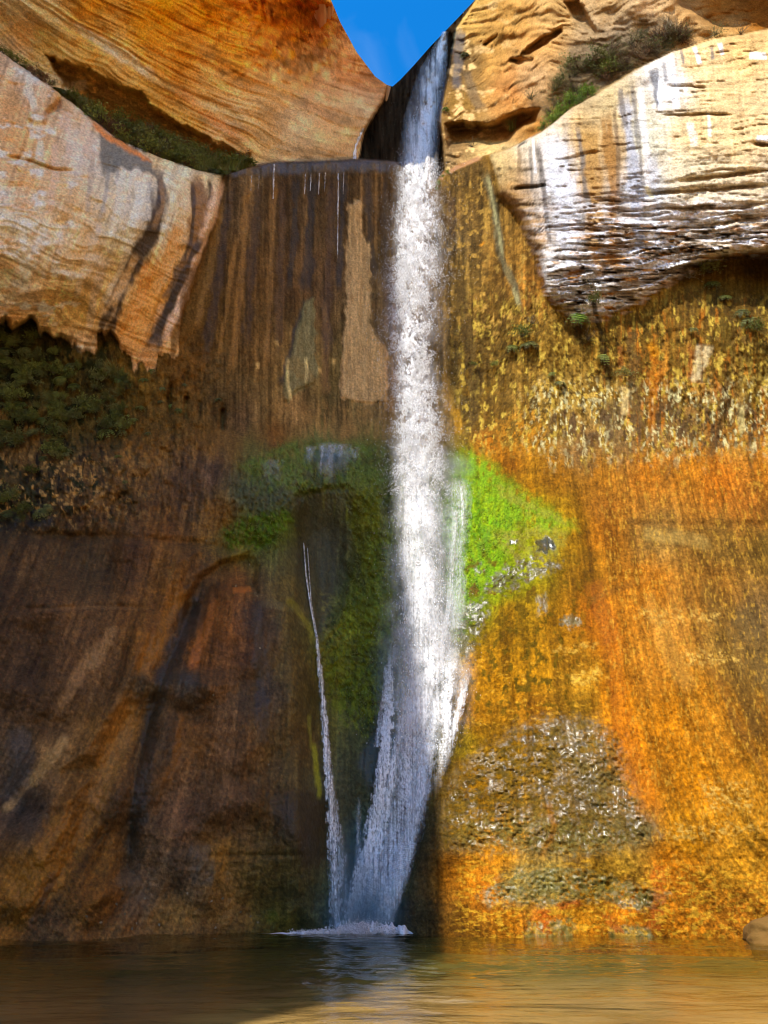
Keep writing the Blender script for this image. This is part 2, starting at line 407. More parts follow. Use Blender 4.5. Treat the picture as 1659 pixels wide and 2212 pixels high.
# scalloped wet slime patches on the right apron
SLIME = [[(965, 1700), (1010, 1640), (1080, 1600), (1120, 1570), (1200, 1548), (1290, 1560), (1340, 1600), (1360, 1680), (1400, 1760), (1425, 1802), (1340, 1822), (1240, 1850), (1130, 1830), (1030, 1820), (950, 1840), (945, 1760)],
         [(1036, 1940), (1070, 1905), (1120, 1880), (1190, 1870), (1280, 1880), (1350, 1900), (1450, 1935), (1420, 1960), (1340, 1945), (1250, 1945), (1180, 1958), (1110, 1950), (1060, 1955)],
         [(1044, 1262), (1090, 1225), (1120, 1208), (1200, 1205), (1216, 1222), (1190, 1240), (1140, 1260), (1100, 1278), (1052, 1282)],
         [(990, 1340), (1020, 1290), (1058, 1310), (1040, 1380), (1024, 1412), (975, 1430), (960, 1400)],
         [(1205, 1338), (1240, 1330), (1260, 1345), (1240, 1358), (1208, 1355)]]
slime = np.zeros_like(U)
for p in SLIME:
    slime = np.maximum(slime, ss(-16, 22, poly_sd(p, U, V) + M['wob'] * 2.2))
scal = vnoise(U / 9 + fbm(U / 20, V / 20, 2, 27) * 2, V / 6.5, 28)
rel += slime * ((np.abs(scal - .5) - .25) * .06 + (fbm(U / 6.5, V / 5, 2, 29) - .5) * .10) * (.25 + 1.3 * ss(.3, .65, fbm(U / 45, V / 30, 3, 291))) + slime * (fbm(U / 3.4, V / 3.4, 2, 292) - .5) * .035
mossm = np.maximum(np.maximum(ss(-30, 20, poly_sd([(500, 1010), (560, 975), (640, 952), (760, 950), (840, 965), (845, 1060), (830, 1300), (845, 1500), (800, 1590), (700, 1460), (700, 1370), (770, 1200), (752, 1060), (660, 1075), (640, 1110), (600, 1180), (480, 1180)], U, V)),
                              ss(-30, 20, poly_sd([(985, 985), (1060, 1000), (1120, 1060), (1240, 1135), (1180, 1150), (1090, 1200), (1050, 1260), (985, 1370)], U, V))), 0) * M['W']
rel -= mossm * np.where(U > 900, .22, .8) * ((fbm(U / 9, V / 12, 4, 142, .65) - .5) * .55 + (fbm(U / 4, V / 5, 2, 143) - .5) * .2)
Y += rel * ss(2070, 1990, V) + rel * .3 * ss(1990, 2070, V)
Y -= 0.0

PX, PY, PZ = world_at(U, V, Y)

# ------------------------------------------------------------------ mineral stains, varnish, algae, some painted shade: base colours of the rock
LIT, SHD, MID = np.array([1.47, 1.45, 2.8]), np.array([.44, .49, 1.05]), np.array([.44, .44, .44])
MIDN, MIDU = np.array([.25, .248, .285]), np.array([.26, .265, .31])
LITF, LITR = np.array([1.06, 1.0, .86]), np.array([1.22, 1.3, 1.5])


def ctrl(txt, sc):
    out = []
    for t in txt.replace('\n', ' ').split(';'):
        n = t.split()
        if len(n) == 5:
            n = list(map(float, n))
            out.append((n[0], n[1], *tone(n[2:], sc)))
    return out


def tone(c, sc):
    a = srgb(*c) / sc
    return np.clip(a / max(1.0, a.max() / .86), .002, .86)


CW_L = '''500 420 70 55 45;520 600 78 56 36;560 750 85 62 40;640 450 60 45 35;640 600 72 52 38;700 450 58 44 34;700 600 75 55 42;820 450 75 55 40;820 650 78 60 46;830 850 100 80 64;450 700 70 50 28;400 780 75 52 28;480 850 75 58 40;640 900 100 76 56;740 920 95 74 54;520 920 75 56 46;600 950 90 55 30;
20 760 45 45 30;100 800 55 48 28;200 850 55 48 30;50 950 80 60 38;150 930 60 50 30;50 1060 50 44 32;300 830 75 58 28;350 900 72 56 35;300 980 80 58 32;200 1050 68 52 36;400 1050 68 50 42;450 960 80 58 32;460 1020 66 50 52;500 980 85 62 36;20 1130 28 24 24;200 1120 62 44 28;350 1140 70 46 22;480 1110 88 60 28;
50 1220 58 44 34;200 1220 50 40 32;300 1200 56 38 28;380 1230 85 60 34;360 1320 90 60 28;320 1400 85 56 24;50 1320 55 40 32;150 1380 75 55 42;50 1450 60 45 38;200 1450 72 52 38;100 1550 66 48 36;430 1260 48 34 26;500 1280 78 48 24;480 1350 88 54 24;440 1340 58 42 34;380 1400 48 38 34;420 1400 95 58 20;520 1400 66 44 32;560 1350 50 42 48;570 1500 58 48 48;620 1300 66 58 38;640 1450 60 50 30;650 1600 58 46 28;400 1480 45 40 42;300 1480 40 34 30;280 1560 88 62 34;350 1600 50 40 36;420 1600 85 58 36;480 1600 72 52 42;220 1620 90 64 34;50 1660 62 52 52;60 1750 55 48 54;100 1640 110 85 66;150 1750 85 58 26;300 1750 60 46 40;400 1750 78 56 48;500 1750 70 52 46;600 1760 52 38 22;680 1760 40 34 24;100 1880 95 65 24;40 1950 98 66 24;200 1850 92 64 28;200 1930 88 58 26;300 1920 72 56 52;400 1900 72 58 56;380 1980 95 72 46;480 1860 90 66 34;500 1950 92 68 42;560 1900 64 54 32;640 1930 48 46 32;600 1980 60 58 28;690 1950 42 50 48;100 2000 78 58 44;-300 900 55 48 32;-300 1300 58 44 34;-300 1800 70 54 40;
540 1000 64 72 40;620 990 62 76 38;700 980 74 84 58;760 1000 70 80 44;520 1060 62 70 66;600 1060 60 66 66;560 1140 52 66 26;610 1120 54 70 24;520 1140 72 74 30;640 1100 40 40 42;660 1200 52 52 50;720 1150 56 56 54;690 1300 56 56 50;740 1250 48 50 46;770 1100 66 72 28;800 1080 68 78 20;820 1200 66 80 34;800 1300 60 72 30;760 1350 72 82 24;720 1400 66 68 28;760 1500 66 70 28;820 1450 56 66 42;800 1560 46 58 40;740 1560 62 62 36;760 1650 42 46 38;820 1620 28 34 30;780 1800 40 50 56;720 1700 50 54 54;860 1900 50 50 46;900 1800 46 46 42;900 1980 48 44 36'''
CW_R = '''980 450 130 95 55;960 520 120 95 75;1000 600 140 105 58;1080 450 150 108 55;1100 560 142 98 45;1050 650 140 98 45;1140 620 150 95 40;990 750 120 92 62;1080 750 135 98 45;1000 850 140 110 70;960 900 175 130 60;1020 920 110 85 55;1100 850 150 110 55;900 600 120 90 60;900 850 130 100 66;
1200 760 160 118 50;1300 760 165 120 50;1250 720 120 88 40;1400 720 150 108 45;1550 650 105 78 38;1640 600 75 55 30;1600 720 150 110 60;1500 800 185 130 60;1400 800 190 115 40;1300 850 190 150 85;1200 860 185 145 80;1640 800 185 150 80;1550 880 160 120 80;1350 950 130 100 80;1250 960 135 100 75;1450 950 150 115 85;1130 930 190 125 35;1050 960 190 110 25;1600 950 175 120 60;1659 1000 188 116 35;1900 800 180 140 80;1900 1100 165 100 30;
1100 1010 165 95 15;1200 1030 150 95 20;1300 1030 150 95 25;1400 1010 175 105 25;1480 1000 188 116 25;1560 1040 175 100 25;1620 1080 165 100 40;1300 1100 155 95 35;1150 1070 155 95 10;
1010 1010 110 140 10;1030 1100 110 170 10;1060 1150 110 175 5;1020 1180 110 180 15;1040 1230 100 165 5;1100 1120 125 160 10;1160 1110 150 140 10;1120 1200 140 150 10;1180 1160 140 125 15;1230 1140 150 105 15;1000 1300 100 140 60;1050 1280 120 130 10;940 1100 90 120 24;940 1300 80 100 50;900 1450 90 100 60;930 1600 90 90 60;
1300 1160 160 95 20;1420 1170 140 105 65;1560 1170 130 95 50;1650 1180 120 90 45;1250 1230 125 85 20;1400 1260 165 100 25;1550 1280 130 85 35;1640 1330 105 80 60;1350 1300 185 115 35;1450 1350 185 125 60;1560 1400 150 110 60;1640 1450 120 85 35;1100 1330 145 100 10;1080 1400 160 110 5;1200 1350 140 95 10;1280 1320 155 85 10;1310 1370 180 106 8;1400 1430 195 125 45;1520 1500 180 115 30;1050 1450 180 120 5;1150 1450 175 120 10;1250 1470 190 135 40;1250 1430 130 85 15;1330 1500 197 120 8;1450 1550 195 120 10;1600 1600 150 95 25;1640 1550 120 75 20;1030 1550 170 110 5;1150 1530 150 95 10;1250 1530 120 85 20;1350 1600 197 118 8;1500 1680 200 125 10;1640 1700 190 125 30;1900 1500 130 85 30;1900 1900 190 130 40;
1200 1620 120 90 40;1100 1650 125 90 20;1280 1700 110 85 50;1010 1680 150 100 5;1000 1600 140 115 5;1000 1780 130 95 30;1200 1780 130 100 60;1380 1780 115 90 60;1400 1700 198 120 8;1480 1800 205 135 15;1620 1820 205 140 40;
1000 1880 200 120 5;1080 1850 195 125 20;1050 1920 195 110 5;1180 1920 135 125 80;1120 1900 140 125 90;1300 1900 150 110 35;1350 1860 160 120 50;1450 1870 190 110 15;1600 1880 205 140 40;1100 1980 190 115 10;1180 1980 190 102 15;1250 1970 200 130 30;1350 1960 185 105 20;1300 2010 185 110 10;1480 1960 185 110 25;1600 1960 175 105 30;1430 2010 182 108 14;1000 2010 140 90 20'''
CF = '''1070 360 190 160 100;1100 420 170 125 65;1130 500 165 125 65;1170 300 205 185 150;1200 350 190 185 170;1220 450 185 180 170;1200 600 225 218 200;1260 300 190 150 85;1270 400 160 125 75;1320 240 175 150 100;1330 330 150 115 65;1340 500 140 112 80;1390 300 205 195 160;1380 420 190 188 180;1400 550 180 175 165;1450 180 215 210 195;1500 120 225 185 120;1600 100 220 175 105;1550 200 215 180 120;1650 250 225 190 130;1500 280 210 175 115;1600 300 215 180 120;1500 380 215 195 150;1640 400 215 190 145;1550 480 205 185 150;1640 520 200 180 150;1450 520 205 195 175;1300 640 190 180 160;1250 670 195 180 155;1480 560 170 150 120;1400 620 150 125 90;1900 300 215 180 130'''
CUL = '''0 10 140 125 105;50 20 150 130 100;100 90 130 108 68;60 80 125 100 80;200 130 120 92 45;300 220 125 98 50;400 290 115 88 42;500 330 110 85 50;0 90 120 105 85;200 10 190 125 35;300 60 195 125 25;400 120 190 120 35;350 20 200 125 15;450 40 215 125 15;500 100 205 125 35;450 180 195 145 85;550 220 190 145 95;600 180 185 135 80;520 130 190 115 30;600 100 160 90 25;560 40 195 105 15;640 50 165 95 25;700 60 155 85 35;720 120 150 90 45;650 150 155 95 45;760 150 150 95 60;800 180 155 105 70;700 220 150 105 70;750 250 150 115 80;640 280 165 130 95;700 320 165 125 85;500 280 165 130 95;560 320 150 115 75;780 230 130 105 80;250 100 170 130 75;-300 -100 150 120 80;400 -200 195 120 30'''
CN = '''20 130 165 130 105;60 150 195 180 170;30 220 190 140 95;120 200 190 140 90;80 180 205 170 150;150 260 165 135 115;170 300 160 140 125;50 300 190 140 95;100 330 185 145 110;200 320 120 110 104;240 330 130 120 112;190 230 140 120 100;250 350 160 145 130;300 360 120 112 106;330 340 130 105 75;380 400 170 160 145;400 420 210 175 140;350 480 175 165 155;300 430 170 160 150;250 420 165 145 125;150 420 180 145 110;50 400 175 130 90;20 450 170 160 150;60 480 205 195 185;100 520 190 165 145;30 550 185 155 125;150 550 170 140 110;200 520 165 135 105;250 500 150 140 125;300 540 150 130 100;60 620 185 155 130;20 650 190 175 155;30 695 160 115 55;110 650 150 115 70;180 690 150 120 70;180 740 120 100 80;250 620 140 115 80;280 700 180 120 55;320 600 185 120 50;340 650 190 130 60;310 740 165 115 65;360 740 150 110 70;300 770 180 130 90;390 560 170 125 75;430 450 150 115 80;470 385 140 120 95;-300 400 170 135 100'''
CUR = '''1010 40 225 180 100;1100 50 215 165 90;1200 30 210 170 110;1060 130 215 165 90;1150 100 210 160 95;1030 200 150 120 70;1000 230 165 130 65;1010 130 110 90 60;990 160 70 55 40;1100 200 205 140 80;1150 180 220 185 140;1120 240 180 125 60;1080 220 190 140 80;1010 260 150 115 65;1000 300 110 78 42;1100 290 170 110 45;1050 330 215 190 130;1100 315 225 205 150;1000 340 165 135 90;970 340 130 110 80;1150 290 175 120 50;1180 230 130 105 70;1240 170 110 95 70;1300 130 120 105 85;1280 60 185 160 125;1340 60 160 145 125;1400 30 200 170 130;1450 100 185 160 120;1380 120 140 120 85;1320 20 195 160 110;1500 70 190 155 105;1550 20 165 110 45;1640 40 160 105 42;1480 60 205 165 110;1560 85 205 165 105;1900 0 190 140 80;1300 -250 190 150 90'''
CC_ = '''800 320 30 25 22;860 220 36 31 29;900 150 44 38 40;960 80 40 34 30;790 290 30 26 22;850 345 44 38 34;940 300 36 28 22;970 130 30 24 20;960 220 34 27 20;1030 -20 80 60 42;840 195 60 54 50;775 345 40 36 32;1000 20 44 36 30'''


def field(pts, c=26.0):
    gu, gv = np.arange(-420, 2090, 7.0), np.arange(-330, 2090, 7.0)
    A, B = np.meshgrid(gu, gv)
    wsum = np.zeros(A.shape)
    out = [np.zeros(A.shape) for _ in range(3)]
    for p in pts:
        k = 1 / ((A - p[0]) ** 2 + ((B - p[1]) * .8) ** 2 + c * c) ** 1.8
        wsum += k
        for q in range(3):
            out[q] += k * p[2 + q]
    out = [o_ / wsum for o_ in out]
    fu, fv = np.clip((U - gu[0]) / 7, 0, len(gu) - 1.001), np.clip((V - gv[0]) / 7, 0, len(gv) - 1.001)
    i, j = fu.astype(int), fv.astype(int)
    a, b = fu - i, fv - j
    res = []
    for g in out:
        res.append((g[j, i] * (1 - a) + g[j, i + 1] * a) * (1 - b) + (g[j + 1, i] * (1 - a) + g[j + 1, i + 1] * a) * b)
    return np.clip(np.stack(res, -1), .002, .8)


# the stains wander a little so that no edge is straight
U0, V0 = U, V
U = U0 + (fbm(U0 / 26, V0 / 60, 3, 60) - .5) * 26 + (fbm(U0 / 6, V0 / 14, 2, 62) - .5) * 9
V = V0 + (fbm(U0 / 30, V0 / 30, 3, 61) - .5) * 34 + (fbm(U0 / 5, V0 / 9, 2, 63) - .5) * 12
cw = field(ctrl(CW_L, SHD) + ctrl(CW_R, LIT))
cn = field(ctrl(CN, MIDN))
cf = field(ctrl(CF, LITF))
cul = field(ctrl(CUL, MIDU))
cur = field(ctrl(CUR, LITR))
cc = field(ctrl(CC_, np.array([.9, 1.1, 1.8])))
U, V = U0, V0
wN, wF, wA = (M['N'] > .5), (M['F'] > .5), M['above']
mixw = lambda a, b, t: a * (1 - t[..., None]) + b * t[..., None]
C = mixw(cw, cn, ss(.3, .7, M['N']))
C = mixw(C, cf, ss(.3, .7, M['F']))
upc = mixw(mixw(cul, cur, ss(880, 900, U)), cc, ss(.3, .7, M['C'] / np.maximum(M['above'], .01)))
C = mixw(C, upc, ss(.35, .65, wA))
WET = (.25 * M['W'] * ss(900, 1000, V) * ss(960, 860, U) + .12 * M['W']).clip(0, 1)
lay = dict(W=M['W'], N=M['N'], F=M['F'], UL=M['UL'], UR=M['UR'], C=M['C'], A=np.ones_like(U), B=1 - M['above'])
SCL = dict(LF=LITF, LUR=LITR, S=SHD, L=LIT, M=MID, N=MIDN, U=MIDU)


def _mix(m, a, col, wet):
    for k in range(3):
        C[..., k][m] = C[..., k][m] * (1 - a) + col[k] * a
    if wet is not None:
        WET[m] = WET[m] * (1 - a) + wet * a


def streak(line, width, col, sc='S', a=1.0, brk=.35, layer='A', wet=None, tip=.12, seed=0):
    """a run of colour along a line, ragged at its edges and broken along its length"""
    L = np.array(line, float)
    lo, hi = L.min(0) - 4 * width - 14, L.max(0) + 4 * width + 14
    m = (U > lo[0]) & (U < hi[0]) & (V > lo[1]) & (V < hi[1])
    u, v = U[m], V[m]
    wu = u + (fbm(u / 13, v / 34, 3, 70 + seed) - .5) * width * 1.5
    d, p = line_d(line, wu, v)
    wd = width * (.6 + .8 * fbm(u * 0 + v / 40, v * 0 + 3.3 + seed, 2, 71 + seed))
    al = ss(1.25, .45, d / wd)
    n = fbm(u / 4.5, v / 60, 3, 72 + seed, .6)
    al = al * ss(brk - .14, brk + .14, n + .25) * a * ss(0, tip, p) * ss(1, 1 - tip, p) * lay[layer][m]
    _mix(m, np.clip(al, 0, 1), tone(col, SCL.get(sc + layer, SCL[sc])), wet)


def patch(poly, col, sc='S', a=1.0, edge=6, warp=1.0, brk=0, layer='A', wet=None, sx=7, sy=9):
    lo, hi = np.min(poly, 0) - 40, np.max(poly, 0) + 40
    m = (U > lo[0]) & (U < hi[0]) & (V > lo[1]) & (V < hi[1])
    u, v = U[m], V[m]
    sd = poly_sd(poly, u + (fbm(u / 10, v / 16, 3, 75) - .5) * 16 * warp, v + (fbm(u / 10, v / 10, 3, 76) - .5) * 16 * warp)
    al = ss(-edge, edge, sd) * a * lay[layer][m]
    if brk:
        al = al * ss(brk - .1, brk + .1, fbm(u / sx, v / sy, 4, 77, .6))
    _mix(m, np.clip(al, 0, 1), tone(col, SCL.get(sc + layer, SCL[sc])), wet)


def speckle(mask, col, sc, lo, hi, su, sv, seed, layer=''):
    n = fbm(U / su, V / sv, 3, seed, .6)
    a = (ss(lo, hi, n) * mask)
    for k in range(3):
        t = tone(col, SCL.get(sc + layer, SCL[sc]))[k]
        C[..., k] = C[..., k] * (1 - a) + t * a


def shade_noise(mask, n, amount):
    f = 1 + mask * (n - .5) * 2 * amount
    C[...] = C * np.clip(f, .15, 2.2)[..., None]


# fine streaking: streaks run down the fall line, wider runs and hair lines
C[...] = C * (1 - lipw[..., None] * np.array([.10, .04, -.14]))
shade_noise(lipw, fbm(U / 60, V / 110, 3, 180), .5)
shade_noise(lipw, fbm(U / 15, V / 420, 3, 80), .55)
shade_noise(lipw, fbm(U / 4, V / 130, 3, 81), .6)
shade_noise(lipw, fbm(U / 9, V / 14, 4, 82, .65), .5)
shade_noise(wet_rock, fbm(flow / 22, V / 300, 3, 83), .55)
shade_noise(wet_rock, fbm(flow / 5, V / 110, 3, 84, .6), .42)
shade_noise(wet_rock, fbm(flow / 3, V / 7, 4, 184, .7), .4)
shade_noise(wet_rock, fbm(U / 60, V / 9, 3, 185, .6), .25)
shade_noise(wet_rock, fbm(U / 7, V / 10, 4, 85, .65), .45)
shade_noise(wet_rock, fbm(U / 90, V / 60, 3, 87), .4)
shade_noise(alc, fbm(U / 9, V / 22, 4, 86, .65), 1.0)
shade_noise(M['W'], fbm(U / 3.5, V / 5, 2, 88), .3)
rbw = M['W'] * ss(940, 970, U) * ss(360, 400, V) * ss(1210, 1150, U) * ss(980, 800, V)
shade_noise(rbw, fbm(U / 9, V / 9, 4, 89, .7), .75)
shade_noise(rbw, fbm(U / 10, V / 150, 3, 90), .5)
shade_noise(M['UL'], fbm(qUL / 7, (U + V) / 140, 4, 93, .65), .7)
shade_noise(M['UL'], fbm(U / 30, V / 24, 4, 94, .6), .4)
shade_noise(M['N'], fbm(qN / 7, U / 120, 4, 95, .6), .35)
shade_noise(M['N'], fbm((U + .35 * V) / 8, V / 170, 3, 96, .6), .5)
shade_noise(M['F'], fbm(qF / 5, U / 70, 4, 97, .65), .5)
shade_noise(M['F'], fbm((U - .08 * V) / 9, V / 260, 4, 98, .6), .35)
shade_noise(M['UR'], fbm(qR / 6, U / 50, 4, 99, .65), .45)
shade_noise(M['UR'], fbm(U / 40, V / 30, 3, 100, .6), .35)
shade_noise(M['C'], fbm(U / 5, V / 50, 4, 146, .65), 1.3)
sUR = M['UR'] * ss(1190, 1000, U)
speckle(sUR, (235, 200, 140), 'L', .58, .72, 26, 16, 101, 'UR')

# bleached and pinkish crust on the bulge at left
speckle(M['N'] * ss(300, 100, U), (215, 205, 200), 'N', .6, .74, 40, 22, 102)
speckle(M['N'] * ss(200, 60, U) * .5, (190, 140, 96), 'N', .56, .74, 60, 18, 103)
for i, (a_, b_, w_, c_, s_) in enumerate([
        ([(60, 150), (64, 200), (80, 240)], 9, 0, (225, 215, 205), .8), ([(40, 470), (55, 540), (50, 640)], 10, 0, (222, 216, 210), .7), ([(70, 440), (92, 445), (100, 450)], 10, 0, (225, 222, 216), .8),
        ([(120, 560), (118, 600)], 8, 0, (215, 208, 205), .7), ([(135, 235), (150, 300), (160, 350)], 14, 0, (190, 168, 158), .6), ([(180, 240), (188, 300), (190, 340)], 10, 0, (150, 130, 118), .7),
        ([(265, 345), (268, 420), (262, 500)], 6, 0, (205, 195, 185), .6), ([(300, 350), (306, 430), (290, 520)], 7, 0, (208, 198, 188), .6), ([(235, 350), (228, 420), (215, 480)], 5, 0, (85, 82, 80), .8),
        ([(255, 355), (250, 400)], 5, 0, (90, 86, 84), .8), ([(285, 360), (280, 430), (262, 540)], 5, 0, (120, 115, 112), .6), ([(325, 370), (322, 440), (300, 520), (262, 600)], 9, 0, (110, 106, 104), .6),
        ([(378, 370), (395, 410), (396, 470), (372, 540)], 10, 0, (222, 196, 164), .6)]):
    streak(a_, b_, c_, 'N', s_, .3, 'N', seed=i)
patch([(214, 282), (250, 300), (300, 330), (330, 350), (338, 380), (312, 372), (296, 362), (280, 372), (262, 362), (246, 372), (232, 366), (222, 380), (216, 340)], (66, 64, 62), 'N', .92, 5, .8, 0, 'N')
patch([(190, 250), (236, 286), (300, 326), (330, 352), (310, 346), (250, 312), (222, 296), (200, 270)], (176, 108, 58), 'N', .85, 4, .5, 0, 'N')
streak([(335, 352), (348, 390), (346, 450), (322, 510), (290, 560), (262, 620), (232, 690)], 15, (40, 33, 28), 'N', 1.0, .12, 'N', .5, seed=21)
streak([(296, 372), (300, 430), (286, 500), (262, 560)], 12, (216, 208, 200), 'N', .8, .25, 'N', seed=321)
streak([(258, 376), (256, 440), (240, 510)], 10, (206, 196, 188), 'N', .7, .25, 'N', seed=322)
streak([(385, 372), (400, 420), (394, 480), (366, 560), (330, 640)], 12, (220, 196, 168), 'N', .7, .25, 'N', seed=323)
streak([(160, 270), (166, 340), (160, 400)], 14, (206, 190, 178), 'N', .6, .3, 'N', seed=324)
streak([(200, 330), (196, 400), (186, 470)], 6, (96, 88, 82), 'N', .7, .3, 'N', seed=325)
for ln, wd, cl, al in [([(346, 440), (326, 505), (290, 565), (258, 625), (236, 690), (222, 730)], 22, (40, 33, 28), 1.0), ([(430, 520), (400, 590), (372, 650), (346, 710), (326, 768)], 19, (40, 33, 27), 1.0), ([(404, 540), (384, 590), (350, 650)], 6, (60, 48, 38), .8),
                       ([(225, 560), (205, 640), (190, 720)], 9, (112, 98, 84), .7), ([(285, 520), (255, 590), (222, 660)], 8, (196, 180, 160), .7), ([(215, 470), (190, 560), (160, 650)], 10, (190, 172, 152), .6), ([(330, 560), (310, 620), (290, 690), (276, 760)], 12, (206, 146, 84), .8), ([(352, 650), (338, 710), (330, 760)], 7, (196, 150, 104), .7),
                       ([(120, 300), (118, 380), (104, 470)], 8, (150, 126, 112), .6), ([(85, 300), (90, 360)], 10, (212, 200, 190), .6), ([(230, 400), (222, 460), (204, 530)], 7, (112, 106, 102), .7)]:
    streak(ln, wd, cl, 'N', al, .18, 'B', .3, seed=int(ln[0][0]))
streak([(345, 380), (352, 440), (330, 500)], 7, (90, 70, 48), 'N', .6, .3, 'N', seed=22)
streak([(424, 372), (432, 430), (424, 500), (404, 570), (392, 610)], 16, (98, 70, 38), 'M', .95, .2, 'B', .5, seed=23)
streak([(416, 385), (418, 450), (412, 520), (396, 570)], 5, (52, 42, 32), 'M', .9, .25, 'B', seed=24)
streak([(450, 380), (456, 420), (444, 480), (424, 540)], 6, (50, 40, 30), 'M', .9, .25, 'B', seed=25)
streak([(474, 376), (470, 420), (452, 470), (432, 530), (412, 590), (396, 640), (372, 690), (352, 750)], 11, (206, 172, 140), 'M', .95, .15, 'B', .1, seed=26)
streak([(440, 500), (410, 560), (392, 610), (368, 650), (345, 700), (322, 760)], 8, (42, 34, 28), 'M', .95, .25, 'B', .5, seed=27)
streak([(392, 470), (380, 520), (352, 580), (322, 650), (300, 720), (285, 780)], 13, (204, 146, 82), 'N', .8, .25, 'N', .1, seed=28)
streak([(300, 545), (270, 600), (240, 660), (215, 720)], 10, (140, 116, 88), 'N', .7, .3, 'N', seed=29)
streak([(245, 660), (228, 690), (216, 712)], 9, (40, 32, 26), 'N', .9, .2, 'N', seed=30)
streak([(420, 560), (400, 640), (378, 740), (370, 800)], 10, (62, 44, 26), 'S', .7, .3, 'B', seed=31)

# dark wall under the lip: long runs of varnish, peeling pale plates
for i, (ln, wd, cl, al) in enumerate([
        ([(500, 378), (470, 600), (440, 800)], 12, (46, 34, 24), .7), ([(540, 378), (520, 600), (500, 820)], 9, (104, 76, 40), .6), ([(560, 380), (545, 560), (530, 760)], 14, (50, 37, 26), .6), ([(590, 378), (584, 600), (575, 800)], 8, (106, 78, 46), .55),
        ([(612, 375), (606, 560), (600, 780)], 10, (64, 46, 30), .6), ([(640, 372), (634, 520), (622, 640)], 9, (36, 30, 26), .7), ([(676, 372), (668, 540), (660, 640)], 12, (34, 29, 27), .75), ([(668, 640), (640, 720), (612, 840)], 12, (36, 34, 36), .85),
        ([(720, 365), (712, 560), (705, 780)], 12, (56, 40, 30), .6), ([(742, 365), (738, 520), (732, 640)], 8, (36, 30, 27), .8), ([(790, 365), (800, 500), (806, 620)], 10, (46, 36, 27), .7), ([(700, 640), (704, 760), (700, 860)], 9, (92, 68, 48), .6),
        ([(835, 365), (832, 520), (836, 700)], 9, (62, 48, 36), .6), ([(510, 500), (494, 640), (470, 780)], 6, (112, 82, 44), .5), ([(480, 430), (450, 600), (420, 720)], 8, (100, 74, 36), .6)]):
    streak(ln, wd, cl, 'S', al, .3, 'W', .5, seed=40 + i)
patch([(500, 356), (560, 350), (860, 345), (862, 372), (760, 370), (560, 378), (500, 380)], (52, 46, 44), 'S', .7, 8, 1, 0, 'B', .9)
patch([(752, 440), (780, 432), (784, 500), (800, 540), (800, 700), (838, 760), (838, 868), (815, 862), (790, 876), (760, 864), (735, 860), (736, 780), (745, 700), (748, 560)], (146, 122, 112), 'S', .85, 2.5, .9, .2, 'W', 0)
patch([(656, 655), (680, 640), (682, 760), (690, 800), (676, 830), (640, 845), (622, 868), (612, 860), (618, 780), (634, 760), (640, 720)], (92, 88, 82), 'S', .9, 2.5, .9, .2, 'W', 0)
streak([(622, 770), (620, 830), (628, 868)], 4, (176, 160, 140), 'S', .8, .2, 'W', seed=3)
streak([(660, 770), (664, 800), (658, 830)], 4, (180, 166, 150), 'S', .8, .3, 'W', seed=4)
for p in [(558, 790), (598, 742), (690, 798), (722, 780)]:
    patch([(p[0] - 5, p[1] - 6), (p[0] + 4, p[1] - 4), (p[0] + 4, p[1] + 8), (p[0] - 3, p[1] + 7)], (150, 126, 100), 'S', .8, 2, .5, 0, 'W')
streak([(560, 740), (640, 790), (700, 860)], 20, (104, 84, 66), 'S', .3, .45, 'W', seed=8)
patch([(600, 876), (840, 868), (840, 945), (620, 945)], (118, 92, 70), 'S', .6, 18, 1, .48, 'W', sx=6, sy=30)

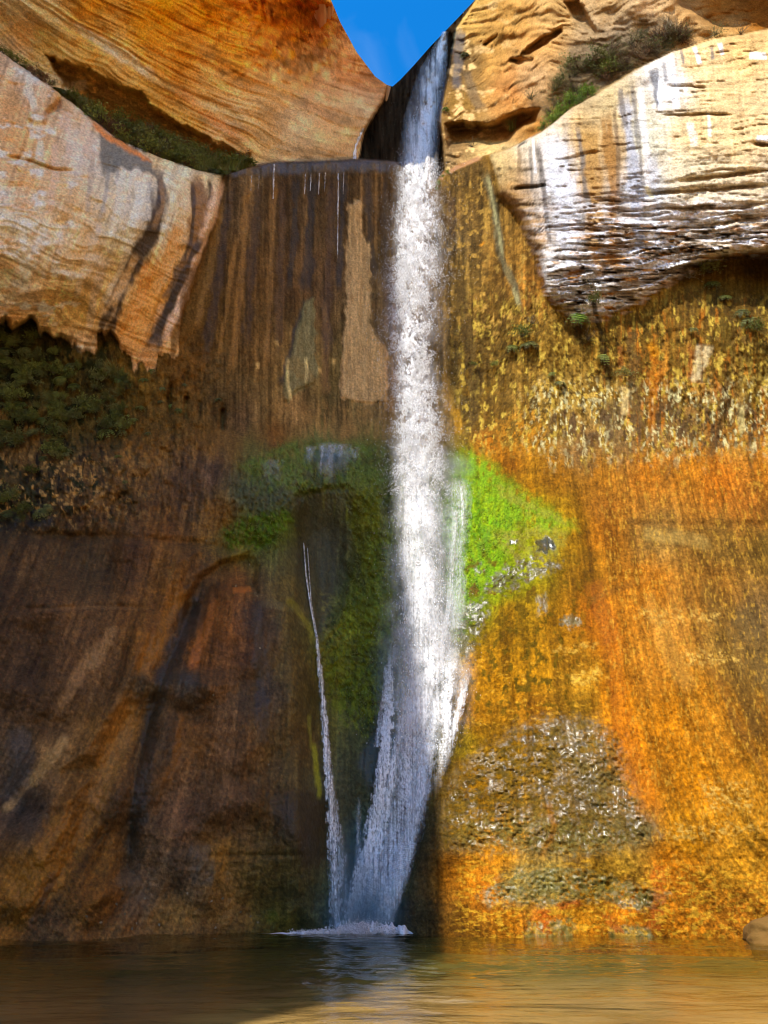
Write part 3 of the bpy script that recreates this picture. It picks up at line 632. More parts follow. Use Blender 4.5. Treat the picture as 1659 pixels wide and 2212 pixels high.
# left alcove and apron
speckle(alc * ss(360, 200, U), (28, 30, 18), 'S', .5, .66, 16, 22, 104)
speckle(alc * ss(420, 100, U) * ss(960, 1000, V), (128, 104, 78), 'S', .58, .72, 7, 9, 105)
speckle(alc * ss(420, 100, U), (18, 16, 13), 'S', .6, .72, 9, 24, 106)
for i, (ln, wd, cl, al) in enumerate([
        ([(420, 1270), (372, 1420), (330, 1540), (300, 1760), (270, 1900)], 20, (34, 28, 26), .8), ([(400, 1260), (350, 1360), (300, 1470)], 18, (104, 72, 30), .6), ([(470, 1290), (440, 1380), (410, 1450)], 14, (112, 66, 22), .7),
        ([(500, 1275), (545, 1272)], 6, (126, 74, 30), .7), ([(430, 1278), (415, 1340), (385, 1420)], 14, (38, 32, 34), .8), ([(556, 1290), (565, 1450), (570, 1620)], 18, (40, 36, 44), .7), ([(290, 1500), (250, 1620), (200, 1760)], 22, (104, 74, 38), .6),
        ([(400, 1530), (380, 1640), (352, 1700)], 16, (96, 64, 28), .6), ([(210, 1400), (160, 1480), (120, 1540)], 16, (112, 86, 66), .55), ([(260, 1350), (220, 1400), (190, 1450)], 14, (118, 92, 72), .5),
        ([(150, 1580), (100, 1650), (40, 1720), (0, 1760)], 12, (138, 112, 90), .7), ([(40, 1560), (50, 1650), (20, 1740)], 26, (50, 46, 54), .7), ([(150, 1750), (60, 1880), (20, 1960)], 26, (112, 76, 24), .6),
        ([(230, 1700), (150, 1830), (100, 1930)], 16, (108, 74, 28), .5), ([(120, 1880), (90, 1950), (60, 2010)], 8, (58, 44, 40), .7), ([(640, 1700), (660, 1800), (690, 1880)], 40, (34, 28, 20), .7), ([(570, 1740), (640, 1760)], 30, (36, 29, 18), .6),
        ([(690, 1200), (696, 1400)], 14, (46, 46, 46), .5), ([(430, 1820), (440, 1920)], 24, (66, 60, 66), .6), ([(300, 1890), (270, 1930)], 30, (58, 52, 54), .5), ([(500, 1860), (496, 1960), (470, 2010)], 14, (112, 84, 52), .5),
        ([(620, 1290), (660, 1340), (680, 1390)], 8, (96, 96, 36), .55), ([(676, 1600), (688, 1700), (690, 1730)], 6, (104, 110, 30), .8), ([(668, 1540), (672, 1620)], 4, (88, 92, 34), .6), ([(600, 1976), (570, 1990)], 14, (72, 76, 24), .6),
        ([(560, 1300), (700, 1330), (760, 1290)], 10, (70, 66, 52), .4), ([(330, 1460), (440, 1470)], 16, (36, 33, 35), .75), ([(60, 1318), (200, 1312), (330, 1316)], 4, (100, 76, 58), .25), ([(0, 1125), (120, 1118)], 22, (22, 20, 20), .7)]):
    streak(ln, wd, cl, 'S', al, .3, 'W', .6, seed=60 + i)
# the mossy boss behind the fall
patch([(515, 1010), (560, 980), (640, 955), (760, 952), (830, 965), (835, 1050), (760, 1048), (690, 1056), (660, 1075), (620, 1060), (540, 1070)], (66, 84, 26), 'S', .65, 10, 1.3, .48, 'W', .5, 9, 12)
patch([(660, 1000), (700, 980), (760, 985), (750, 1040), (700, 1050), (668, 1040)], (38, 40, 34), 'S', .65, 9, 2.4, .44, 'W', .5, 8, 18)
patch([(520, 1030), (600, 1040), (640, 1075), (625, 1110), (560, 1120), (520, 1090)], (42, 46, 36), 'S', .65, 12, 2.4, .45, 'W', .5, 8, 20)
patch([(648, 1070), (690, 1060), (758, 1056), (764, 1110), (748, 1200), (736, 1290), (700, 1366), (678, 1366), (657, 1290), (640, 1220), (640, 1130)], (44, 43, 40), 'S', .75, 8, 1.8, .34, 'W', .5, 7, 50)
patch([(480, 1150), (520, 1120), (560, 1110), (620, 1100), (636, 1125), (615, 1160), (560, 1190), (490, 1180)], (58, 84, 14), 'S', .75, 8, 1.5, .46, 'W', .3)
patch([(760, 1060), (830, 1060), (836, 1220), (800, 1300), (760, 1340), (735, 1330), (770, 1200), (752, 1120)], (66, 74, 14), 'S', .7, 10, 1.5, .47, 'W', .3, 6, 18)
patch([(700, 1370), (760, 1330), (830, 1290), (845, 1500), (800, 1590), (730, 1560), (700, 1460)], (76, 86, 20), 'S', .7, 14, 1.3, .46, 'W', .3, 7, 14)
patch([(690, 1280), (740, 1290), (735, 1380), (700, 1380)], (96, 96, 58), 'S', .5, 6, 1, .5, 'W', .5, 12, 4)
streak([(770, 1180), (745, 1280), (712, 1370)], 10, (34, 40, 14), 'S', .7, .2, 'W', seed=9)
patch([(800, 1590), (850, 1480), (850, 1700), (800, 1720), (770, 1650)], (20, 26, 20), 'S', .8, 10, 1, 0, 'W', .8)

# right: bright algae, black slime, orange and rust
patch([(985, 985), (1020, 975), (1060, 1000), (1120, 1060), (1200, 1110), (1240, 1135), (1180, 1150), (1120, 1130), (1090, 1150), (1080, 1200), (1050, 1260), (1010, 1320), (985, 1370), (975, 1200)], (126, 172, 0), 'L', .85, 22, 1.6, .36, 'W', .25, 12, 18)
patch([(990, 1000), (1060, 1060), (1120, 1120), (1080, 1180), (1050, 1250), (1010, 1320), (985, 1360)], (164, 186, 0), 'L', .6, 16, 1.4, .5, 'W', .2, 7, 12)
patch([(990, 1000), (1060, 1060), (1120, 1120), (1080, 1180), (1050, 1250), (1010, 1320), (985, 1360)], (80, 128, 2), 'L', .4, 14, 1.4, .56, 'W', .4, 9, 14)
patch([(1060, 1030), (1150, 1085), (1250, 1132), (1150, 1120), (1080, 1070)], (150, 150, 4), 'L', .8, 8, 1.6, .45, 'W', .4, 12, 6)
patch([(1060, 1150), (1150, 1130), (1230, 1150), (1200, 1200), (1100, 1210)], (152, 146, 10), 'L', .7, 14, 1.6, .42, 'W', .5, 12, 8)
patch([(1150, 1170), (1180, 1160), (1200, 1175), (1190, 1192), (1160, 1190)], (66, 62, 36), 'L', .95, 3, 1.8, 0, 'W', 1)
patch([(1095, 1168), (1110, 1164), (1114, 1176), (1098, 1178)], (70, 66, 36), 'L', .95, 3, 1.6, 0, 'W', 1)
patch([(1020, 1225), (1034, 1215), (1042, 1235), (1028, 1248)], (90, 96, 50), 'L', .8, 3, 2, 0, 'W', 1)
patch(SLIME[2], (92, 82, 58), 'L', .85, 7, 2.2, .42, 'W', 1, 8, 6)
patch(SLIME[3], (92, 86, 64), 'L', .85, 8, 2.2, .42, 'W', 1, 8, 6)
patch(SLIME[4], (120, 110, 92), 'L', .85, 4, 1.8, .3, 'W', 1, 8, 6)
patch([(1160, 1285), (1180, 1280), (1178, 1320), (1162, 1330)], (100, 92, 60), 'L', .7, 5, 1.6, .35, 'W', 1)
patch(SLIME[0], (120, 92, 26), 'L', .75, 26, 2.2, .44, 'W', .95, 14, 10)
patch(SLIME[0], (84, 70, 34), 'L', .6, 22, 2.2, .52, 'W', 1, 7, 6)
patch([(1180, 1560), (1290, 1565), (1340, 1640), (1370, 1740), (1420, 1800), (1330, 1815), (1260, 1740), (1230, 1640)], (126, 108, 78), 'L', .6, 24, 2.0, .46, 'W', 1, 6, 6)
patch([(1000, 1780), (1130, 1760), (1280, 1790), (1400, 1795), (1380, 1830), (1200, 1850), (1000, 1840)], (134, 122, 78), 'L', .6, 18, 2.0, .48, 'W', 1, 6, 5)
patch(SLIME[1], (124, 116, 74), 'L', .8, 12, 2.0, .42, 'W', 1, 8, 7)
patch([(1320, 1940), (1450, 1935), (1400, 1965), (1340, 1960)], (120, 110, 74), 'L', .85, 6, 1.7, .3, 'W', 1, 8, 6)
patch([(1320, 2000), (1400, 2000), (1420, 2030), (1320, 2030)], (112, 112, 66), 'L', .8, 5, 1, .3, 'W', 1)
patch([(1140, 1990), (1240, 1985), (1240, 2030), (1130, 2030)], (150, 140, 90), 'L', .8, 6, 1, .42, 'W', 1)
for i, (ln, wd, cl, al) in enumerate([
        ([(1300, 1300), (1330, 1440), (1345, 1560), (1380, 1680), (1420, 1790)], 26, (204, 114, 4), .45), ([(1280, 1250), (1310, 1340), (1320, 1400)], 20, (170, 96, 6), .5), ([(1430, 1860), (1420, 1950), (1410, 2020)], 16, (190, 92, 8), .6),
        ([(1180, 1965), (1176, 2020)], 12, (190, 92, 10), .7), ([(1200, 1960), (1260, 1950)], 9, (190, 92, 10), .7), ([(1300, 1970), (1330, 2000), (1340, 2024)], 9, (196, 104, 10), .8), ([(1180, 1730), (1200, 1780), (1170, 1860)], 10, (176, 104, 8), .4),
        ([(1520, 1230), (1580, 1420), (1659, 1620)], 26, (104, 74, 26), .65), ([(1590, 1300), (1640, 1420), (1720, 1560)], 40, (106, 84, 58), .6), ([(1470, 1240), (1520, 1400), (1600, 1580), (1680, 1720)], 10, (120, 78, 22), .6), ([(1440, 1250), (1480, 1400)], 8, (130, 84, 26), .5),
        ([(1380, 1150), (1480, 1162), (1540, 1180)], 16, (184, 150, 100), .5), ([(1260, 1300), (1420, 1240)], 10, (130, 82, 16), .4), ([(1400, 1270), (1440, 1400), (1500, 1500)], 18, (196, 140, 70), .5), ([(1350, 1120), (1460, 1150)], 7, (110, 74, 26), .5)]):
    streak(ln, wd, cl, 'L', al, .32, 'W', .25, seed=90 + i)
WET *= 1 - slime * ss(.5, .6, fbm(U / 20, V / 12, 3, 293)) * .75
lowr = wet_rock * ss(960, 1020, U)
lowr = lowr * (1 - .85 * slime)
speckle(lowr * ss(1840, 1900, V) * .75, (226, 170, 62), 'L', .56, .66, 15, 6, 107)
speckle(lowr * .7 * ss(1380, 1440, V) * ss(1320, 1280, U), (224, 166, 60), 'L', .62, .78, 14, 6, 108)
speckle(lowr * ss(1280, 1320, U) * .5, (222, 170, 78), 'L', .55, .8, 4, 12, 109)
speckle(lowr * ss(1130, 1250, V) * ss(1620, 1500, V) * ss(1330, 1200, U), (110, 84, 14), 'L', .54, .7, 12, 16, 110)
patch([(1225, 1460), (1290, 1445), (1312, 1462), (1290, 1478), (1240, 1480)], (226, 176, 74), 'L', .8, 4, 2, .4, 'W', .4, 14, 5)
patch([(1190, 1404), (1288, 1388), (1290, 1396), (1200, 1412)], (222, 172, 74), 'L', .7, 3, 1.6, .4, 'W', .4, 14, 5)
for q in [(1470, 1330, 90, 10), (1540, 1420, 60, 14), (1570, 1720, 50, 30), (1500, 1800, 60, 14), (1600, 1790, 60, 10)]:
    patch([(q[0] - q[2], q[1] - q[3]), (q[0] + q[2], q[1] - q[3]), (q[0] + q[2], q[1] + q[3]), (q[0] - q[2], q[1] + q[3])], (222, 178, 104), 'L', .7, 12, 2, .56, 'W', .4, 6, 5)

# seep under the white face: tufa, yellow, rust, white bloom, dark spots, painted hollow shade
speckle(seep, (206, 172, 92), 'L', .52, .68, 8, 16, 111)
speckle(seep, (120, 88, 36), 'L', .54, .68, 10, 12, 211)
speckle(seep * ss(800, 860, V) * ss(1100, 1200, U), (228, 216, 206), 'L', .56, .68, 6, 12, 112)
speckle(seep * ss(840, 900, V) * ss(1120, 1220, U), (104, 78, 64), 'L', .52, .64, 10, 20, 113)
speckle(seep * ss(1260, 1330, U) * .7, (200, 120, 44), 'L', .62, .74, 9, 40, 114)
speckle(seep * .8, (84, 62, 30), 'L', .62, .7, 6, 8, 115)
speckle(seep * ss(920, 700, V) * .6, (84, 62, 26), 'L', .58, .7, 9, 34, 116)
speckle(rbw * .6, (96, 68, 32), 'L', .58, .72, 6, 8, 117)
speckle(rbw * ss(780, 700, V), (186, 144, 86), 'L', .6, .72, 8, 12, 118)
for i, (ln, wd, cl, al) in enumerate([
        ([(1415, 740), (1412, 860), (1408, 940)], 9, (196, 116, 30), .55), ([(1495, 740), (1490, 820)], 9, (196, 108, 70), .4), ([(1520, 740), (1505, 830)], 14, (236, 214, 216), .7), ([(1340, 745), (1344, 800)], 6, (186, 104, 66), .4), ([(1350, 830), (1350, 900)], 12, (232, 205, 190), .5),
        ([(1400, 740), (1420, 770)], 10, (206, 136, 34), .8), ([(1300, 700), (1306, 760), (1318, 840)], 8, (52, 38, 20), .7), ([(1250, 700), (1262, 745)], 16, (62, 44, 24), .8), ([(1360, 700), (1372, 830), (1376, 940)], 14, (108, 82, 62), .6), ([(1320, 860), (1318, 960)], 16, (98, 78, 70), .6),
        ([(1500, 860), (1496, 980)], 18, (110, 84, 64), .5), ([(1450, 690), (1452, 800)], 12, (112, 84, 36), .6), ([(1560, 680), (1580, 780)], 14, (110, 88, 40), .5), ([(1600, 870), (1604, 940)], 8, (226, 206, 180), .6), ([(1545, 910), (1535, 990)], 12, (106, 76, 56), .5),
        ([(990, 560), (1004, 700), (1026, 820), (1022, 940)], 15, (92, 70, 46), .75), ([(970, 420), (980, 520)], 14, (84, 64, 66), .6), ([(1010, 400), (1016, 440)], 16, (126, 92, 40), .4), ([(1040, 525), (1044, 530)], 8, (226, 150, 56), .9), ([(1045, 360), (1065, 440), (1085, 560), (1110, 620), (1130, 680)], 9, (122, 112, 106), .85),
        ([(1050, 370), (1072, 470), (1088, 560)], 4, (196, 188, 176), .6), ([(1108, 620), (1120, 660)], 5, (186, 178, 166), .7), ([(960, 800), (975, 900)], 10, (196, 146, 66), .6), ([(985, 880), (990, 940)], 10, (204, 146, 50), .6)]):
    streak(ln, wd, cl, 'L', al, .3, 'B', None, seed=120 + i)
streak([(1280, 640), (1290, 690), (1300, 730)], 6, (40, 32, 18), 'L', .8, .2, 'B', seed=5)
patch([(1460, 570), (1659, 548), (1900, 540), (1900, 640), (1659, 640), (1560, 640), (1480, 610)], (96, 70, 34), 'L', .7, 10, 1.5, .4, 'B', 0, 16, 14)  # hollow under the right end of the face, its shade painted brown

# white face: washed bands of grey, white and brown
for i, (ln, wd, cl, al) in enumerate([
        ([(1190, 275), (1215, 400), (1235, 560), (1240, 660)], 30, (206, 204, 200), .7), ([(1245, 262), (1262, 380), (1282, 520)], 7, (104, 96, 86), .8), ([(1160, 300), (1175, 420), (1188, 540)], 6, (92, 82, 72), .8), ([(1150, 295), (1158, 380)], 3.5, (232, 226, 214), .8), ([(1145, 310), (1150, 420)], 4, (110, 100, 86), .7),
        ([(1120, 315), (1122, 390)], 4, (126, 98, 66), .6), ([(1270, 262), (1284, 400), (1292, 560), (1300, 620)], 17, (166, 122, 60), .75), ([(1310, 230), (1320, 340), (1322, 480), (1320, 600)], 14, (150, 104, 48), .8), ([(1324, 220), (1334, 320), (1338, 430)], 5, (110, 86, 60), .7), ([(1345, 190), (1362, 300), (1376, 440), (1384, 600)], 14, (164, 164, 166), .75),
        ([(1340, 185), (1350, 280)], 7, (116, 104, 90), .8), ([(1380, 170), (1394, 300), (1404, 420), (1412, 560)], 10, (220, 214, 200), .7), ([(1365, 175), (1380, 300), (1392, 420)], 6, (118, 110, 98), .7), ([(1300, 480), (1310, 620)], 10, (150, 140, 128), .6), ([(1412, 320), (1420, 460), (1430, 600)], 12, (186, 184, 180), .6), ([(1395, 400), (1410, 430)], 5, (222, 206, 120), .5),
        ([(1412, 145), (1420, 190), (1424, 240)], 9, (110, 108, 106), .85), ([(1432, 130), (1440, 180)], 6, (118, 112, 106), .7), ([(1450, 115), (1456, 170), (1460, 240)], 7, (240, 238, 232), .8), ([(1424, 165), (1428, 245)], 6, (240, 238, 232), .8), ([(1470, 105), (1476, 140)], 4, (120, 110, 98), .8), ([(1500, 100), (1512, 140)], 7, (236, 232, 226), .8),
        ([(1535, 100), (1538, 130)], 5, (120, 112, 102), .7), ([(1552, 92), (1560, 120)], 6, (236, 232, 226), .7), ([(1620, 120), (1659, 122)], 9, (238, 234, 226), .8), ([(1635, 300), (1659, 300)], 10, (238, 232, 224), .8), ([(1530, 240), (1535, 300)], 5, (236, 228, 212), .6), ([(1490, 260), (1500, 320)], 8, (226, 220, 206), .5)]):
    streak(ln, wd, cl, 'L', al, .28, 'F', None, seed=150 + i)
speckle(fs.clip(0, 1) * ss(400, 480, V), (236, 232, 224), 'L', .46, .62, 40, 5, 119, 'F')
speckle(fs.clip(0, 1) * ss(400, 520, V), (176, 124, 62), 'L', .6, .72, 40, 9, 120, 'F')
speckle(fs.clip(0, 1) * ss(420, 520, V), (60, 46, 30), 'L', .62, .7, 34, 4, 121, 'F')

# upper cliffs
streak([(40, 6), (120, 40), (210, 86), (330, 168), (430, 220), (520, 254), (600, 300)], 9, (222, 190, 140), 'U', .8, .35, 'UL', seed=200)
streak([(150, 50), (250, 110), (340, 172)], 12, (190, 176, 160), 'U', .6, .42, 'UL', seed=201)
patch([(-100, -40), (40, 10), (170, 90), (300, 190), (420, 290), (540, 345), (430, 330), (250, 250), (140, 170), (0, 70)], (124, 94, 44), 'U', .5, 20, 1.5, .42, 'UL', 0, 24, 18)
streak([(380, 190), (440, 240), (520, 300)], 9, (176, 116, 66), 'U', .6, .3, 'UL', seed=202)
speckle(bowl, (104, 58, 18), 'U', .52, .68, 12, 16, 232, 'UL')  # rust tones that also put the bowl's shade into the colour
speckle(bowl, (224, 138, 30), 'U', .55, .7, 18, 14, 233, 'UL')
patch([(110, 140), (240, 190), (310, 236), (390, 280), (460, 322), (530, 345), (500, 372), (430, 364), (340, 334), (250, 292), (140, 200)], (64, 48, 26), 'U', .8, 8, 2.0, .3, 'UL', 0, 12, 10)  # ledge hollow: the cavity's shade painted in as dark brown
for i, ln in enumerate([[(690, 70), (694, 100), (690, 130)], [(730, 104), (734, 130), (730, 150)], [(650, 100), (646, 130)], [(708, 110), (712, 150)], [(620, 110), (612, 150)]]):
    streak(ln, 5, (92, 52, 18), 'U', .55, .4, 'UL', seed=210 + i)
shade_noise(M['UL'] * ss(380, 480, U) * ss(200, 150, V), fbm(U / 16 + fbm(U / 30, V / 30, 2, 230) * 4, V / 20, 4, 231, .6), .9)
streak([(80, 150), (150, 190), (190, 180)], 12, (196, 180, 150), 'U', .5, .5, 'UL', seed=220)
patch([(1230, 100), (1300, 70), (1400, 30), (1450, 40), (1500, 80), (1440, 110), (1370, 140), (1290, 190), (1240, 200)], (128, 112, 92), 'L', .7, 14, 1.8, .38, 'UR', 0, 12, 12)
streak([(1000, 60), (990, 130), (986, 200)], 12, (54, 42, 32), 'L', .8, .3, 'UR', .5, seed=221)
streak([(1010, 150), (1020, 200), (1040, 240)], 12, (120, 104, 84), 'L', .7, .3, 'UR', seed=222)
streak([(945, 392), (962, 374), (1000, 356), (1046, 338)], 6, (176, 112, 30), 'L', .9, .15, 'A', .6, seed=223)
shade_noise(M['W'], fbm(U / 3, V / 4.5, 3, 240, .7), .35)
shade_noise(lipw, fbm(U / 4, V / 40, 3, 241, .6), .45)
shade_noise(wet_rock, fbm(flow / 4, V / 60, 3, 242, .6), .22)
shade_noise(dry, fbm(U / 3, V / 3, 3, 243, .7), .3)
C = np.clip(C, .002, .82)
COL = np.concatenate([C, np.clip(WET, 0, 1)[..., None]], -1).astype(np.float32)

rock, rn, rl, rb = mat_new("sandstone")
ca = rn.new("ShaderNodeVertexColor"); ca.layer_name = "stain_and_shade"
rtc = rn.new("ShaderNodeTexCoord")
n1 = rn.new("ShaderNodeTexNoise"); n1.inputs["Scale"].default_value = 9; n1.inputs["Detail"].default_value = 8; n1.inputs["Roughness"].default_value = .7
rl.new(rtc.outputs["Object"], n1.inputs["Vector"])
mr = rn.new("ShaderNodeMapRange"); mr.inputs["From Min"].default_value = .3; mr.inputs["From Max"].default_value = .7; mr.inputs["To Min"].default_value = .58; mr.inputs["To Max"].default_value = 1.42
rl.new(n1.outputs["Fac"], mr.inputs["Value"])
mx = rn.new("ShaderNodeMix"); mx.data_type = 'RGBA'; mx.blend_type = 'MULTIPLY'; mx.inputs["Factor"].default_value = 1
rl.new(ca.outputs["Color"], mx.inputs["A"]); rl.new(mr.outputs["Result"], mx.inputs["B"]); rl.new(mx.outputs["Result"], rb.inputs["Base Color"])
rr = rn.new("ShaderNodeMapRange"); rr.inputs["To Min"].default_value = .95; rr.inputs["To Max"].default_value = .17
rl.new(ca.outputs["Alpha"], rr.inputs["Value"]); rl.new(rr.outputs["Result"], rb.inputs["Roughness"])
rs = rn.new("ShaderNodeMapRange"); rs.inputs["To Min"].default_value = .0; rs.inputs["To Max"].default_value = .7
rl.new(ca.outputs["Alpha"], rs.inputs["Value"]); rl.new(rs.outputs["Result"], rb.inputs["Specular IOR Level"])
n2 = rn.new("ShaderNodeTexNoise"); n2.inputs["Scale"].default_value = 9; n2.inputs["Detail"].default_value = 7; n2.inputs["Roughness"].default_value = .65
rl.new(rtc.outputs["Object"], n2.inputs["Vector"])
bp = rn.new("ShaderNodeBump"); bp.inputs["Strength"].default_value = .8; bp.inputs["Distance"].default_value = .1
rbs = rn.new("ShaderNodeMapRange"); rbs.inputs["From Min"].default_value = .3; rbs.inputs["To Min"].default_value = .8; rbs.inputs["To Max"].default_value = .12; rl.new(ca.outputs["Alpha"], rbs.inputs["Value"]); rl.new(rbs.outputs["Result"], bp.inputs["Strength"])
rl.new(n2.outputs["Fac"], bp.inputs["Height"]); rl.new(bp.outputs["Normal"], rb.inputs["Normal"])

idx = np.arange(U.size).reshape(U.shape)
quads = np.stack([idx[:-1, :-1], idx[1:, :-1], idx[1:, 1:], idx[:-1, 1:]], -1).reshape(-1, 4)
verts = np.stack([PX, PY, PZ], -1).reshape(-1, 3)
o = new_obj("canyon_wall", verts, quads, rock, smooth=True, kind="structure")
at = o.data.color_attributes.new("stain_and_shade", 'FLOAT_COLOR', 'POINT')
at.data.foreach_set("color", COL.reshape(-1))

def plain_rock(name, col):
    m, n, l, b = mat_new(name)
    tc = n.new("ShaderNodeTexCoord"); nz = n.new("ShaderNodeTexNoise"); nz.inputs["Scale"].default_value = .25; nz.inputs["Detail"].default_value = 6
    cr = n.new("ShaderNodeValToRGB")
    cr.color_ramp.elements[0].color = (*[c * .65 for c in col], 1); cr.color_ramp.elements[0].position = .3
    cr.color_ramp.elements[1].color = (*[min(1, c * 1.25) for c in col], 1); cr.color_ramp.elements[1].position = .7
    l.new(tc.outputs["Object"], nz.inputs["Vector"]); l.new(nz.outputs["Fac"], cr.inputs[0]); l.new(cr.outputs[0], b.inputs["Base Color"])
    b.inputs["Roughness"].default_value = .9
    bpn = n.new("ShaderNodeBump"); bpn.inputs["Strength"].default_value = .7; bpn.inputs["Distance"].default_value = .08
    nb2 = n.new("ShaderNodeTexNoise"); nb2.inputs["Scale"].default_value = 5; nb2.inputs["Detail"].default_value = 7
    l.new(tc.outputs["Object"], nb2.inputs["Vector"]); l.new(nb2.outputs["Fac"], bpn.inputs["Height"]); l.new(bpn.outputs["Normal"], b.inputs["Normal"])
    return m


side_rock = plain_rock("orange_sandstone", (.76, .48, .25))  # kept bright so the unseen side walls bounce more light
sand = plain_rock("sand", (.5, .36, .22))


# crown of the cliff, running back from the skyline
TB = 14
top = np.stack([PX[0], PY[0], PZ[0]], -1)
rows = [top]
for k in range(1, TB):
    s = k / (TB - 1)
    d = top.copy()
    d[:, 1] += 26 * s ** 1.5 + .5 * s
    d[:, 2] += -7 * s ** 2 + 1.2 * np.sin(s * 3) * 0
    d[:, 0] *= 1 + .1 * s
    rows.append(d)
R = np.array(rows[::-1])
ii = np.arange(R.shape[0] * R.shape[1]).reshape(R.shape[:2])
q = np.stack([ii[:-1, :-1], ii[1:, :-1], ii[1:, 1:], ii[:-1, 1:]], -1).reshape(-1, 4)
o = new_obj("cliff_top", R.reshape(-1, 3), q, side_rock, smooth=True, kind="structure")

# side walls out of view, added and shaped to shade the alcove and bounce warm light in
def side_wall(name, xs, ys, zt, sgn):
    n, m = len(ys), 60
    vs = []
    for i in range(n):
        for j in range(m):
            s = j / (m - 1)
            z = -2 + (zt[i] + 2) * s
            yl = ys[i] - (2.3 * float(ss(89, 94, z)) * float(ss(-10.5, -6.6, ys[i])) * float(ss(6, -2, ys[i])) if sgn < 0 else 0)  # upper prow shifted forward so its shadow covers the chute
            vs.append((xs[i] + sgn * 0 + 1.6 * (float(fbm(np.array([ys[i] / 9.]), np.array([z / 9.]), 3, 50)[0]) - .5), yl, z))
    for i in range(n):
        vs.append((xs[i] + sgn * 60, ys[i], zt[i] + 6))
    ii = np.arange(n * m).reshape(n, m)
    q = np.stack([ii[:-1, :-1], ii[1:, :-1], ii[1:, 1:], ii[:-1, 1:]], -1).reshape(-1, 4).tolist()
    for i in range(n - 1):
        q.append((ii[i, -1], ii[i + 1, -1], n * m + i + 1, n * m + i))
    return new_obj(name, np.array(vs), np.array(q), side_rock, smooth=True, kind="structure")


ys = np.r_[np.linspace(-60, -17, 16), np.linspace(-16, -4, 60), np.linspace(-3, 30, 26)]
xl = np.interp(ys, [-60, -30, 0, 14, 22, 30], [-23, -22, -22, -22, -24, -27])
zl = np.interp(ys, [-60, -30, -24, -20, -16, -12.2, -11.8, -10.7, -9.6, -8.9, -8, -6.8, -6.4, -6.1, -5, 2, 3.5, 5, 6.3, 7.6, 10, 30], [10, 12, 22, 44, 46, 47, 51, 54, 57.5, 61, 66, 73, 80, 87, 122, 122, 100, 78, 52, 38, 34, 33])  # rim heights set so the shadow edge runs down beside the waterfall
side_wall("light_shaping_cliff", xl, ys, zl, -1)
ys2 = np.linspace(-60, 30, 50)
side_wall("light_shaping_cliff", np.interp(ys2, [-60, -25, 0, 12, 22, 30], [32, 28, 26, 24, 23, 29]), ys2, np.interp(ys2, [-60, -20, 10, 30], [46, 72, 100, 90]), 1)  # unseen right wall, placed and raised to bounce warm light onto the left


# ------------------------------------------------------------------ pool bed and pool water
gx = np.concatenate([np.linspace(-400, -42, 8), np.linspace(-40, 40, 120), np.linspace(42, 400, 8)])
gy = np.concatenate([np.linspace(-600, -22, 10), np.linspace(-20, 34, 110), np.linspace(40, 60, 3)])
GX, GY = np.meshgrid(gx, gy)
shore = 9.2 + .12 * GX + 1.2 * np.sin(GX * .33)
GZ = np.interp(GY - shore, [-40, -8, -3, 0, 2.0, 5, 9, 14, 40], [.9, .55, .16, -.06, -.14, -.24, -.36, -.44, -.5]) + (fbm(GX / 2.2, GY / 1.1, 4, 300) - .5) * .1
GZ = np.where((np.abs(GX) < 6) & (np.abs(GY) < 4), np.minimum(GZ, .3), GZ)


def grid_faces(r, c):
    i = np.arange(r * c).reshape(r, c)
    return np.stack([i[:-1, :-1], i[:-1, 1:], i[1:, 1:], i[1:, :-1]], -1).reshape(-1, 4)


bed, bn, bl, bb = mat_new("sandy_bed")
bt = bn.new("ShaderNodeTexCoord"); bz = bn.new("ShaderNodeTexNoise"); bz.inputs["Scale"].default_value = 1.3; bz.inputs["Detail"].default_value = 8
bmap = bn.new("ShaderNodeMapping"); bmap.inputs["Scale"].default_value = (.35, 1, 1)
bl.new(bt.outputs["Object"], bmap.inputs["Vector"]); bl.new(bmap.outputs["Vector"], bz.inputs["Vector"])
bc = bn.new("ShaderNodeValToRGB")
bc.color_ramp.elements[0].color = (.38, .25, .13, 1); bc.color_ramp.elements[0].position = .34
bc.color_ramp.elements[1].color = (.66, .47, .27, 1); bc.color_ramp.elements[1].position = .66
bsx = bn.new("ShaderNodeSeparateXYZ"); bl.new(bt.outputs["Object"], bsx.inputs[0])
bad = bn.new("ShaderNodeMath"); bad.operation = 'MULTIPLY_ADD'; bad.inputs[1].default_value = 5.0; bl.new(bz.outputs["Fac"], bad.inputs[0]); bl.new(bsx.outputs["Y"], bad.inputs[2])
bmr = bn.new("ShaderNodeMapRange"); bmr.inputs["From Min"].default_value = 16.5; bmr.inputs["From Max"].default_value = 22; bl.new(bad.outputs[0], bmr.inputs["Value"])
bmx = bn.new("ShaderNodeMix"); bmx.data_type = 'RGBA'; bmx.inputs["B"].default_value = (.12, .115, .030, 1)
bl.new(bmr.outputs["Result"], bmx.inputs["Factor"]); bl.new(bc.outputs[0], bmx.inputs["A"])
bl.new(bz.outputs["Fac"], bc.inputs[0]); bl.new(bmx.outputs["Result"], bb.inputs["Base Color"]); bb.inputs["Roughness"].default_value = .95
new_obj("pool_bed", np.stack([GX, GY, GZ], -1).reshape(-1, 3), grid_faces(*GX.shape), bed, smooth=True, kind="structure")

